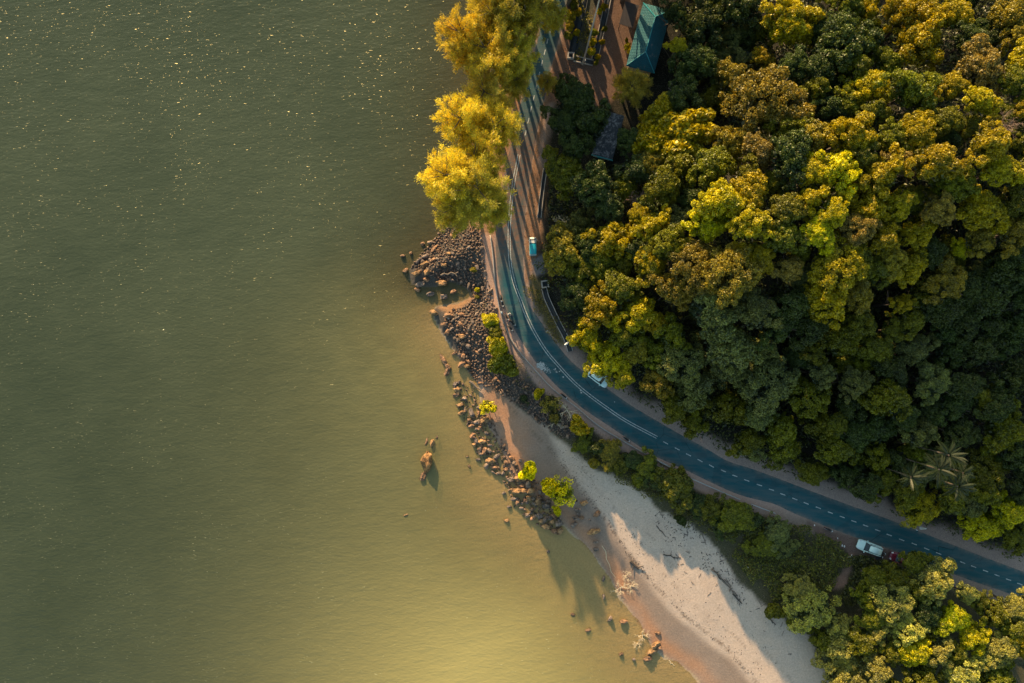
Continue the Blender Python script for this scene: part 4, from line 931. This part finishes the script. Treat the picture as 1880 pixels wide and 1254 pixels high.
    if z < -.55: rock(px, py, r_, None, c_, el, an+random.uniform(-.2, .2), r_ >= 6, zoff=max(z+r_*.05, -.22))
    else: rock(px, py, r_, None, c_, el, an+random.uniform(-.2, .2), r_ >= 6, .42)
# packed stone bank: Poisson fill; the largest as individuals, the rest as one mass
BANK = WA([(770, 465), (795, 436), (818, 408), (850, 400), (882, 418), (888, 470), (893, 510), (905, 545), (915, 590), (905, 610), (925, 660), (952, 690), (985, 715), (1018, 745), (1058, 775), (1052, 800), (1030, 806), (992, 778), (950, 745), (908, 716), (884, 708), (862, 688), (845, 655), (830, 620), (810, 590), (822, 570), (850, 562), (868, 548), (862, 530), (832, 516), (800, 512), (768, 500), (752, 490)], 1.4)
SPARSE = WA([(842, 700), (866, 715), (880, 745), (905, 770), (925, 815), (950, 858), (985, 880), (1030, 955), (1035, 980), (985, 965), (940, 925), (920, 878), (880, 850), (862, 790), (842, 760)], .2)
bank = []
def poisson(poly, n, rmin, rmax, gap, lst):
    lo, hi = poly.min(0), poly.max(0); pts = rng.uniform(lo, hi, (n, 2)); pts = pts[inside(pts, poly)]
    grid = {}
    for p_, q_, t in lst: grid.setdefault((int(p_//1.2), int(q_//1.2)), []).append((p_, q_, t))
    for p_ in pts:
        r_ = rng.uniform(rmin, rmax) if rng.random() > .12 else rng.uniform(rmax, rmax*1.5); k_ = (int(p_[0]//1.2), int(p_[1]//1.2)); ok = True
        for i in (-1, 0, 1):
            for j in (-1, 0, 1):
                for (a_, b_, c_) in grid.get((k_[0]+i, k_[1]+j), ()):
                    if math.hypot(p_[0]-a_, p_[1]-b_) < (r_+c_)*gap: ok = False; break
                if not ok: break
            if not ok: break
        if ok: grid.setdefault(k_, []).append((p_[0], p_[1], r_)); lst.append((p_[0], p_[1], r_))
poisson(BANK, 34000, .15, .37, .74, bank)
sp = []
poisson(SPARSE, 6000, .16, .5, .86, sp)
nind = 300-sum(1 for o in bpy.data.objects if o.name.startswith('boulder'))
bank.sort(key=lambda t: -t[2]); sp.sort(key=lambda t: -t[2])
ind = sp[:60]; rest = bank[max(0, nind-len(ind)):]+sp[60:]
for (x, y, r_) in ind+bank[:max(0, nind-len(ind))]:
    z = TZ(x, y); s_ = CZ-z; px = x/(s_/1250)+940; py = 627-y/(s_/1250)
    o = rock(px, py, r_*10, None, random.choice((GRY, BRN, WHT)), random.uniform(1.0, 1.4), random.uniform(0, 6.28), False, .45, group='stones of the bank below the road' if (x, y, r_) not in ind else 'stones in the shallows')
mv, mf = [], []
tri = [(np.array([v.co for v in m_.vertices]), np.array([p_.vertices for p_ in m_.polygons])) for m_ in [rock_mesh(90+i, 1, (1, .8, .75), .4) for i in range(8)]]
off = 0
for (x, y, r_) in rest:
    v, f_ = tri[rng.integers(8)]; a_ = rng.uniform(0, 6.28); ca, sa = math.cos(a_), math.sin(a_); b_ = rng.normal()*.3
    M_ = np.array([[ca, -sa, 0], [sa, ca, 0], [0, 0, 1]])@np.array([[1, 0, 0], [0, math.cos(b_), -math.sin(b_)], [0, math.sin(b_), math.cos(b_)]])
    vv = (v*np.array([r_*rng.uniform(1, 1.4), r_, r_]))@M_.T+np.array([x, y, TZ(x, y)+r_*rng.uniform(.3, .65)])
    mv.append(vv); mf.append(f_+off); off += len(v)
me = np_mesh('rubble_stones', np.vstack(mv), np.vstack(mf), ROCK); o = link('rubble_stones', me); o.color = (1.15, 1.05, 1.0, 1)
tag(o, 'mass of small rubble stones filling the bank', kind='stuff')
print('rocks', len(bank), len(sp), nind, 'trees', cnt[0])

# ---------------------------------------------------------------- buildings
tl = NM('roof_tile_material'); wvn = tl.n('TexWave', bands_direction='X'); tl.t.links.new(tl.obj(), wvn.inputs[0]); wvn.inputs['Scale'].default_value = 1.1
wv3 = tl.n('TexWave', bands_direction='Y'); tl.t.links.new(tl.obj(), wv3.inputs[0]); wv3.inputs['Scale'].default_value = 1.1
nr = tl.noise(.9, 5, .7, tl.obj()); c = tl.mix(nr, (.006, .062, .080), (.012, .115, .14)); c = tl.mix(tl.math('MULTIPLY', tl.ramp(tl.noise(.6, 5, .75, tl.obj()), .58, .68), .5), c, (.25, .20, .17))
hh_ = tl.math('ADD', wvn.outputs[1], wv3.outputs[1])
ROOFT = tl.pbr(c, .85, 0, tl.bump(hh_, .6, .06))
WALLM = simple('plaster_material', (.42, .34, .26), .9, var=.15, sc=2)
GLASS = simple('dark_glass_material', (.02, .03, .035), .08, 0, var=.1)
TEALP = simple('teal_trim_material', (.02, .26, .30), .4, var=.1)
def hip_house(px, py, L, Wd, rz, eave, ridge_h, label, roofmat, hipins):
    x, y, z = ground_at(px, py); root = empty('house', (x, y, z), rz, label, 'house')
    bm = bmesh.new(); wl, ww, t = L/2-.5, Wd/2-.5, .16
    for (cx, cy, sx, sy) in ((wl-t/2, 0, t, 2*ww), (-wl+t/2, 0, t, 2*ww), (0, ww-t/2, 2*wl-2*t, t), (0, -ww+t/2, 2*wl-2*t, t)): box(bm, (cx, cy, eave/2-.2), (sx, sy, eave+.4))
    bobj('wall', bm, WALLM, root)
    bm = bmesh.new(); a_, b_ = L/2, Wd/2; e = eave; rh = eave+ridge_h; q = L/2-hipins
    v = [bm.verts.new(c_) for c_ in ((-a_, -b_, e), (a_, -b_, e), (a_, b_, e), (-a_, b_, e), (-q, 0, rh), (q, 0, rh), (-a_, -b_, e-.18), (a_, -b_, e-.18), (a_, b_, e-.18), (-a_, b_, e-.18))]
    for f_ in ((0, 1, 5, 4), (2, 3, 4, 5), (1, 2, 5), (3, 0, 4), (0, 6, 7, 1), (1, 7, 8, 2), (2, 8, 9, 3), (3, 9, 6, 0), (9, 8, 7, 6)): bm.faces.new([v[i] for i in f_])
    roof = bobj('roof', bm, roofmat, root)
    bm = bmesh.new(); bar(bm, (-q, 0, rh+.03), (q, 0, rh+.03), .09)
    for sx in (-1, 1):
        for sy in (-1, 1): bar(bm, (sx*q, 0, rh+.03), (sx*a_, sy*b_, e+.03), .08)
    bobj('ridge_cap', bm, TEALP, roof)
    for k_ in range(3):
        for s_ in (-1, 1):
            bm = bmesh.new(); box(bm, (-wl+1.6+k_*(2*wl-3.2)/2, s_*(ww+.02), eave*.55), (1.1, .08, 1.0)); bobj('window', bm, GLASS, root)
    bm = bmesh.new(); box(bm, (-wl+.9+1.2, -ww-.05, 1.0), (.9, .07, 2.0)); bobj('door', bm, TEALP, root)
    return root
ROT = math.atan2(.965, .262)
hip_house(1184, 86, 11.6, 5.2, ROT, 3.6, 1.5, 'teal hip-roofed house beside the north yard', ROOFT, 2.6)
gm = NM('weathered_roof_material'); c = gm.mix(gm.ramp(gm.noise(1.4, 6, .75, gm.obj()), .50, .66), (.035, .045, .06), (.30, .31, .33)); WR = gm.pbr(c, .8)
x, y, z = ground_at(1113, 256); root = empty('shed', (x, y, z), ROT, 'low weathered flat-roofed shed hemmed in by dark trees', 'shed')
bm = bmesh.new(); t = .15
for (cx, cy, sx, sy) in ((3.6, 0, t, 3), (-3.6, 0, t, 3), (0, 1.45, 7.0, t), (0, -1.45, 7.0, t)): box(bm, (cx, cy, 1.1), (sx, sy, 2.5))
bobj('wall', bm, WALLM, root)
bm = bmesh.new(); box(bm, (0, 0, 2.5), (8.2, 3.8, .14)); bobj('roof', bm, WR, root)
bm = bmesh.new(); box(bm, (-4.16, 0, 2.48), (.12, 4.0, .3)); bobj('fascia', bm, TEALP, root)
bm = bmesh.new(); box(bm, (-3.69, .3, 1.0), (.05, .9, 1.9)); bobj('door', bm, TEALP, root)
x, y, z = ground_at(1151, 38); root = empty('shed', (x, y, z), ROT, 'small dark lean-to shed against the teal-roofed house', 'shed')
bm = bmesh.new(); box(bm, (0, 0, 2.3), (4.2, 2.6, .1), rot=Matrix.Rotation(R(6), 3, 'X')); bobj('roof', bm, simple('rusted_sheet_material', (.035, .028, .03), .8, var=.5, sc=2), root)
for sx in (-1.9, 1.9):
    for sy in (-1.1, 1.1):
        bm = bmesh.new(); bar(bm, (sx, sy, -.1), (sx, sy, 2.3+sy*.1-.06), .06); bobj('post', bm, DWOOD, root)

# utility pole, street lamps
x, y, z = ground_at(1070, 118); root = empty('utility_pole', (x, y, z), R(15), 'tall pale utility pole beside the north sump', 'utility pole')
bm = bmesh.new(); tube(bm, [(0, 0, -.3), (0, 0, 11), (0, 0, 25.5)], [.17, .14, .10], 8); bobj('pole', bm, CONC, root)
bm = bmesh.new(); box(bm, (0, 0, 25), (2.0, .12, .14)); bobj('crossarm', bm, STEEL, root)
bm = bmesh.new(); box(bm, (.22, 0, 1.6), (.25, .3, .5)); bar(bm, (-.2, 0, 0), (-.2, 0, 2.2), .035); bobj('meter_box', bm, STEEL, root)
for sx in (-.9, -.3, .3, .9):
    bm = bmesh.new(); bar(bm, (sx, 0, 25.07), (sx, 0, 25.3), .05); bobj('insulator', bm, DARKC, root)
def lamp(bx, by, hx, hy, h, label):
    x, y, z = ground_at(bx, by); tx, ty = W(hx, hy, z+h); root = empty('street_lamp', (x, y, z), 0, label, 'street lamp', None)
    bm = bmesh.new(); tube(bm, [(0, 0, -.2), (0, 0, h*.6), (0, 0, h-.3)], [.10, .08, .05], 8); bobj('pole', bm, STEEL, root)
    d_ = Vector((tx-x, ty-y, h)); 
    bm = bmesh.new(); tube(bm, [(0, 0, h-.35), Vector((0, 0, h-.1)).lerp(d_, .4), d_], [.05, .04, .04], 6); bobj('arm', bm, STEEL, root)
    u = Vector((tx-x, ty-y, 0)).normalized(); bm = bmesh.new(); tube(bm, [d_-u*.15, d_+u*.2, d_+u*.75], [.06, .19, .10], 8)
    bobj('lamp_head', bm, LITTER, root)
lamp(1062, 612, 1043, 629, 7, 'street lamp whose pale head pokes out of golden leaves at the bend')
x, y, z = ground_at(1690, 969); root = empty('marker_post', (x, y, max(z, 2.2)), 0, 'small white marker post beside the straight road below the lime trees', 'marker post')
bm = bmesh.new(); bar(bm, (0, 0, -.1), (0, 0, .12), .42, .40, 12); bobj('base', bm, CONC, root)
bm = bmesh.new(); bar(bm, (0, 0, .12), (.1, .25, 1.5), .30, .10, 12); bobj('post', bm, LITTER, root)
# litter bags
random.seed(3)
LB = rock_mesh(201, 2, (1, .8, .7), .3); LB.materials.clear(); LB.materials.append(LITTER)
for (px, py, r_) in ((1557.5, 1024.5, .19), (1561, 1022, .26), (1564, 1020, .18), (1565.5, 1026, .24), (1559.5, 1029.5, .2), (1505, 989, .18), (1512, 989.5, .13), (1537.5, 988, .13), (1550, 1003, .17), (1546, 1001.5, .17), (1533, 1001, .14), (1372, 1041, .2), (1495, 964, .13), (1683, 973, .14), (1128, 738, .1)):
    x, y, z = ground_at(px, py); o = link('litter_bag', LB); o.location = (x, y, z+r_*.5); o.scale = (r_*1.3, r_, r_); o.rotation_euler = (0, 0, random.random()*6)
    tag(o, f'white litter bag on ground, {where(px, py, 1)}', 'litter', 'white litter bags')

# ---------------------------------------------------------------- vehicles
def carpaint(name, col): return simple(name, col, .3, 0, var=.04, sc=2, coat=.6)
TYRE = simple('tyre_material', (.02, .02, .02), .85, var=.2); RIM = simple('alloy_material', (.5, .5, .5), .35, .7, var=.1); LENS = simple('headlight_lens_material', (.75, .78, .8), .15, 0, var=.05); REDL = simple('tail_lens_material', (.35, .01, .01), .2, var=.1)
def loft(bm, rings):
    vr = [[bm.verts.new(p_) for p_ in r_] for r_ in rings]; n = len(vr[0])
    for a_, b_ in zip(vr, vr[1:]):
        for k_ in range(n): bm.faces.new((a_[k_], a_[(k_+1) % n], b_[(k_+1) % n], b_[k_]))
    bm.faces.new(vr[0][::-1]); bm.faces.new(vr[-1]); bmesh.ops.recalc_face_normals(bm, faces=bm.faces)
def ring(x, w_, zb, zt, cr=.0):
    return [(x, -w_*.92, zb), (x, -w_, zb+.12), (x, -w_, zt-.16), (x, -w_*.93, zt-.03), (x, -w_*.5, zt+cr), (x, w_*.5, zt+cr), (x, w_*.93, zt-.03), (x, w_, zt-.16), (x, w_, zb+.12), (x, w_*.92, zb)]
def wheel(root, x, y, r_):
    bm = bmesh.new(); bar(bm, (x, y-.1, r_), (x, y+.1, r_), r_, r_, 18); bmesh.ops.bevel(bm, geom=[e for e in bm.edges if e.calc_face_angle(0) > 1], offset=.03, segments=2); t_ = bobj('wheel', bm, TYRE, root)
    bm = bmesh.new(); bar(bm, (x, y-.105, r_), (x, y+.105, r_), r_*.6, r_*.6, 12); bobj('rim', bm, RIM, t_)
def car(px, py, rz, L, Wd, Ht, paint, label, hood=.26, ws=.13, rear=.05, rails=True, roofmat=None):
    x, y, z = ground_at(px, py); root = empty('parked_car', (x, y, max(z, 2.15)+.02), rz, label, 'car', 'vehicles parked on the verges'); w_ = Wd/2; h2 = L/2; belt = Ht*.58
    bm = bmesh.new()
    loft(bm, [ring(h2, w_*.62, .35, belt*.62), ring(h2-.12, w_*.84, .25, belt*.78, .01), ring(h2-.45, w_*.97, .2, belt*.90, .03), ring(h2-L*hood, w_, .2, belt, .03), ring(0, w_, .2, belt+.02, .0), ring(-h2+.4, w_*.98, .2, belt+.02), ring(-h2+.1, w_*.9, .25, belt-.02), ring(-h2, w_*.78, .35, belt-.12)])
    body = bobj('body', bm, paint, root, True)
    xa = h2-L*hood; xb = xa-L*ws; xc = -h2+L*rear+.25; xd = -h2+L*rear
    bm = bmesh.new(); loft(bm, [ring(xa, w_*.86, belt-.1, belt+.05), ring(xb, w_*.82, belt-.1, Ht-.06), ring(xc, w_*.80, belt-.1, Ht-.08), ring(xd, w_*.80, belt-.1, belt+.12)]); bobj('window_glass', bm, GLASS, root)
    bm = bmesh.new(); loft(bm, [ring(xb+.02, w_*.58, Ht-.12, Ht-.02, .02), ring((xb+xc)/2, w_*.62, Ht-.12, Ht+.02, .03), ring(xc-.02, w_*.58, Ht-.14, Ht-.02, .02)]); bobj('roof', bm, roofmat or paint, root, True)
    # pillars
    for s_ in (-1, 1):
        bm = bmesh.new(); bar(bm, (xa-.02, s_*w_*.85, belt), (xb, s_*w_*.76, Ht-.05), .045); bar(bm, ((xb+xc)/2, s_*w_*.87, belt), ((xb+xc)/2, s_*w_*.79, Ht-.07), .05); bar(bm, (xd+.02, s_*w_*.82, belt), (xc, s_*w_*.76, Ht-.07), .06); bobj('pillar', bm, paint, root)
        bm = bmesh.new(); box(bm, (xa-.15, s_*(w_+.1), belt+.12), (.14, .22, .14)); bmesh.ops.bevel(bm, geom=bm.edges[:], offset=.03, segments=2); bobj('mirror', bm, paint, root)
        bm = bmesh.new(); box(bm, (h2-.27, s_*w_*.70, belt*.80), (.34, .24, .14), rz=-s_*.5); bmesh.ops.bevel(bm, geom=bm.edges[:], offset=.03, segments=2); bobj('headlight', bm, LENS, root)
        bm = bmesh.new(); box(bm, (-h2+.09, s_*w_*.80, belt*.85), (.14, .2, .3)); bobj('taillight', bm, REDL, root)
        if rails: bm = bmesh.new(); bar(bm, (xb-.1, s_*w_*.74, Ht+.0), (xc+.1, s_*w_*.74, Ht+.0), .045); bobj('roof_rail', bm, paint, root)
        for xx in (h2-.85, -h2+.8): wheel(root, xx, s_*(w_-.12), .32)
    bm = bmesh.new(); box(bm, (h2-.02, 0, .42), (.06, w_*.9, .16)); bobj('grille', bm, DARKC, root)
    return root
WHITEP = carpaint('mint_white_paint', (.62, .80, .76)); REDP = carpaint('maroon_paint', (.16, .015, .03)); TEAL = carpaint('teal_paint', (.015, .34, .42)); CREAM = carpaint('cream_paint', (.75, .70, .62))
hd = math.atan2(.35, -.937)
car(1592.5, 1003.5, hd, 4.55, 1.9, 1.6, WHITEP, 'pale mint people carrier parked on the seaward verge', .27, .14, .03)
car(1649, 1024, hd, 4.0, 1.7, 1.45, REDP, 'maroon hatchback half hidden under the grove behind the mint car', .27, .14, .05, False)
car(1098, 694, math.atan2(.60, -.80)+math.pi, 4.2, 1.75, 1.45, WHITEP, 'pale car half covered by golden branches on the inner verge', .26, .14, .08, False)
# teal-canopied mini truck
x, y, z = ground_at(978, 453); root = empty('mini_truck', (x, y, 2.2), R(91), 'small truck with white cab and teal cargo cover on the inner verge', 'truck', 'vehicles parked on the verges')
bm = bmesh.new(); loft(bm, [ring(1.6, .50, .35, .95), ring(1.52, .62, .3, 1.2), ring(1.15, .66, .28, 1.3), ring(.55, .66, .28, 1.32), ring(.42, .65, .3, 1.3)]); bobj('cab', bm, CREAM, root, True)
bm = bmesh.new(); loft(bm, [ring(1.22, .58, 1.1, 1.3), ring(.98, .55, 1.1, 1.64), ring(.48, .55, 1.1, 1.66), ring(.40, .56, 1.1, 1.5)]); bobj('window_glass', bm, GLASS, root)
bm = bmesh.new(); loft(bm, [ring(.96, .50, 1.6, 1.69, .01), ring(.46, .50, 1.6, 1.7, .01)]); bobj('roof', bm, CREAM, root)
bm = bmesh.new(); loft(bm, [ring(.34, .62, .62, 1.66, .03), ring(-.6, .64, .62, 1.70, .04), ring(-1.5, .62, .62, 1.64, .02)]); bobj('cargo_cover', bm, TEAL, root)
bm = bmesh.new(); box(bm, (-.62, 0, .5), (2.0, 1.3, .2)); bobj('cargo_bed', bm, CREAM, root)
bm = bmesh.new(); box(bm, (-1.68, 0, .5), (.14, 1.2, .14)); bobj('bumper', bm, STEEL, root)
for s_ in (-1, 1):
    bm = bmesh.new(); box(bm, (1.54, s_*.45, .8), (.1, .2, .16)); bobj('headlight', bm, LENS, root)
    bm = bmesh.new(); box(bm, (1.05, s_*.76, 1.15), (.1, .16, .16)); bobj('mirror', bm, CREAM, root)
    for xx in (1.0, -1.0): wheel(root, xx, s_*.55, .27)

def motorcycle(px, py, rz, label, mat, first=None):
    x, y, z = ground_at(px, py)
    if first is not None: return tree_copy(first, (x, y, max(z, 2.15)), rz, label)
    root = empty('motorcycle', (x, y, max(z, 2.15)), rz, label, 'motorcycle', 'motorcycles parked on the verges')
    for xx in (.62, -.58):
        bm = bmesh.new(); bar(bm, (xx, -.05, .29), (xx, .05, .29), .29, .29, 18); t_ = bobj('wheel', bm, TYRE, root)
        bm = bmesh.new(); bar(bm, (xx, -.055, .29), (xx, .055, .29), .2, .2, 12); bobj('rim', bm, RIM, t_)
    bm = bmesh.new(); loft(bm, [ring(.42, .12, .35, .8), ring(.2, .17, .28, .66), ring(-.1, .16, .28, .62), ring(-.5, .14, .42, .72), ring(-.85, .06, .6, .74)]); bobj('body', bm, mat, root, True)
    bm = bmesh.new(); loft(bm, [ring(.15, .11, .62, .78), ring(-.2, .15, .64, .84), ring(-.7, .12, .66, .84)]); bobj('seat', bm, TYRE, root, True)
    bm = bmesh.new(); bar(bm, (.62, 0, .3), (.40, 0, .95), .035); bobj('fork', bm, STEEL, root)
    bm = bmesh.new(); tube(bm, [(.28, -.34, 1.0), (.40, -.12, .98), (.40, .12, .98), (.28, .34, 1.0)], [.02]*4, 6); bobj('handlebar', bm, STEEL, root)
    bm = bmesh.new(); box(bm, (.50, 0, .85), (.1, .18, .16)); bmesh.ops.bevel(bm, geom=bm.edges[:], offset=.03, segments=2); bobj('headlight', bm, LENS, root)
    for s_ in (-1, 1):
        bm = bmesh.new(); bar(bm, (.34, s_*.22, 1.0), (.32, s_*.28, 1.16), .01); box(bm, (.32, s_*.30, 1.18), (.02, .11, .07)); bobj('mirror', bm, TYRE, root)
    bm = bmesh.new(); bar(bm, (-.75, -.17, .32), (-.1, -.15, .26), .045); bobj('exhaust', bm, STEEL, root)
    bm = bmesh.new(); box(bm, (-.86, 0, .70), (.06, .14, .08)); bobj('taillight', bm, REDL, root); return root
DARKP = carpaint('black_paint', (.03, .03, .035))
m1 = motorcycle(1519.5, 971, R(-25), 'dark motorcycle alone on the seaward verge, far along the straight', DARKP)
motorcycle(1150, 806, R(-35), 'motorcycle on the verge beside the end of the double line', None, m1)
motorcycle(1036, 727, R(-38), 'motorcycle beside the fallen white branches', None, m1)
motorcycle(920.5, 549, R(-80), 'topmost motorcycle of the row parked at the kerb of the bend', None, m1)
motorcycle(922.5, 558, R(-75), 'second motorcycle from the top of the row at the bend', None, m1)
motorcycle(931, 583, R(-60), 'motorcycle mid row at the kerb of the bend, by the standing people', None, m1)
motorcycle(942, 594, R(-40), 'motorcycle standing out on the asphalt at the bend', None, m1)
motorcycle(938, 603, R(-55), 'lowest motorcycle of the row at the bend', None, m1)
motorcycle(1611, 1022, R(20), 'motorcycle seaward of the mint car tail', None, m1)
motorcycle(1616, 1014.5, R(5), 'motorcycle between the mint car and the maroon car', None, m1)

# ---------------------------------------------------------------- people
SKIN = simple('skin_material', (.36, .20, .13), .6, var=.1); HAIR = simple('hair_material', (.015, .012, .01), .6)
def person(px, py, rz, shirt, trousers, label, pose=0):
    x, y, z = ground_at(px, py); root = empty('person', (x, y, max(z, 2.2)), rz, label, 'person', 'people at the bend')
    verts, edges, rad = [], [], []
    def add(p_, r_, par=None):
        verts.append(p_); rad.append(r_)
        if par is not None: edges.append((par, len(verts)-1))
        return len(verts)-1
    pel = add((0, 0, .95), (.15, .11)); wst = add((0, .01, 1.08), (.135, .10), pel); ch = add((0, .01, 1.28), (.165, .115), wst); nk = add((0, 0, 1.45), (.065, .065), ch); h1 = add((0, .01, 1.54), (.07, .075), nk); h2 = add((0, .02, 1.63), (.085, .10), h1); add((0, .01, 1.71), (.06, .07), h2)
    for s_ in (-1, 1):
        hip = add((s_*.10, 0, .88), (.095, .10), pel); kn = add((s_*.12, .03, .48), (.06, .065), hip); an = add((s_*.13, 0, .09), (.04, .045), kn); add((s_*.14, .13, .04), (.04, .03), an)
        sh = add((s_*.19, 0, 1.38), (.06, .06), ch); el = add((s_*.26, -.02+pose*.1, 1.10), (.042, .042), sh); wr = add((s_*.25, .10+pose*.15, .88+pose*.12), (.028, .028), el)
        pm = add((s_*.25, .13+pose*.17, .82+pose*.14), (.035, .018), wr)
        for k_, ln in enumerate((.062, .072, .066, .05)):
            ox = (-.027+.018*k_); a1 = add((s_*.25+ox, .15+pose*.17, .775+pose*.14), (.009, .009), pm); add((s_*.25+ox, .155+pose*.17, .775-ln+pose*.14), (.008, .008), a1)
        th = add((s_*.25-s_*.03, .165+pose*.17, .82+pose*.14), (.010, .010), pm); add((s_*.25-s_*.04, .19+pose*.17, .79+pose*.14), (.009, .009), th)
    me = bpy.data.meshes.new('body'); me.from_pydata(verts, edges, []); o = link('body', me, SKIN, root)
    sk = o.modifiers.new('skin', 'SKIN'); 
    for i, r_ in enumerate(rad): me.skin_vertices[0].data[i].radius = r_
    me.skin_vertices[0].data[0].use_root = True
    o.modifiers.new('sub', 'SUBSURF').levels = 1; o.modifiers['sub'].render_levels = 2; sk.use_smooth_shade = True
    bm = bmesh.new()
    bmesh.ops.create_uvsphere(bm, u_segments=14, v_segments=9, radius=1, matrix=Matrix.Translation((0, 0, 1.68)) @ Matrix.Diagonal((.105, .12, .10, 1))); bobj('hair', bm, HAIR if pose < 1.5 else LITTER, root, True)
    bm = bmesh.new(); loft(bm, [[(math.cos(t)*w_*1.0, math.sin(t)*w_*.68, zz_) for t in np.linspace(0, 6.283, 13)[:-1]] for zz_, w_ in ((.92, .19), (1.1, .175), (1.3, .215), (1.40, .20), (1.45, .10))])
    for s_ in (-1, 1): bar(bm, (s_*.17, 0, 1.39), (s_*.255, -.01+pose*.05, 1.16), .085, .07, 8)
    bobj('shirt', bm, shirt, root, True)
    bm = bmesh.new()
    for s_ in (-1, 1): tube(bm, [(s_*.09, 0, .97), (s_*.11, .0, .82), (s_*.12, .03, .48), (s_*.13, 0, .12)], [.12, .115, .085, .07], 8)
    bobj('trousers', bm, trousers, root, True)
    for s_ in (-1, 1): 
        bm = bmesh.new(); box(bm, (s_*.14, .06, .04), (.1, .27, .08)); bmesh.ops.bevel(bm, geom=bm.edges[:], offset=.025, segments=2); bobj('shoe', bm, TYRE, root)
W_S = simple('white_cloth_material', (.8, .78, .75), .8, var=.1); B_S = simple('blue_cloth_material', (.04, .07, .14), .8, var=.2)
person(935, 577, R(200), W_S, B_S, 'person in a white top standing on the asphalt by the kerb', 0)
person(921, 574, R(120), W_S, B_S, 'person in a white top and white cap on the verge by the low wall', 2)
person(939, 580, R(-40), B_S, B_S, 'person in dark blue clothes beside the motorcycle at the bend', 0)
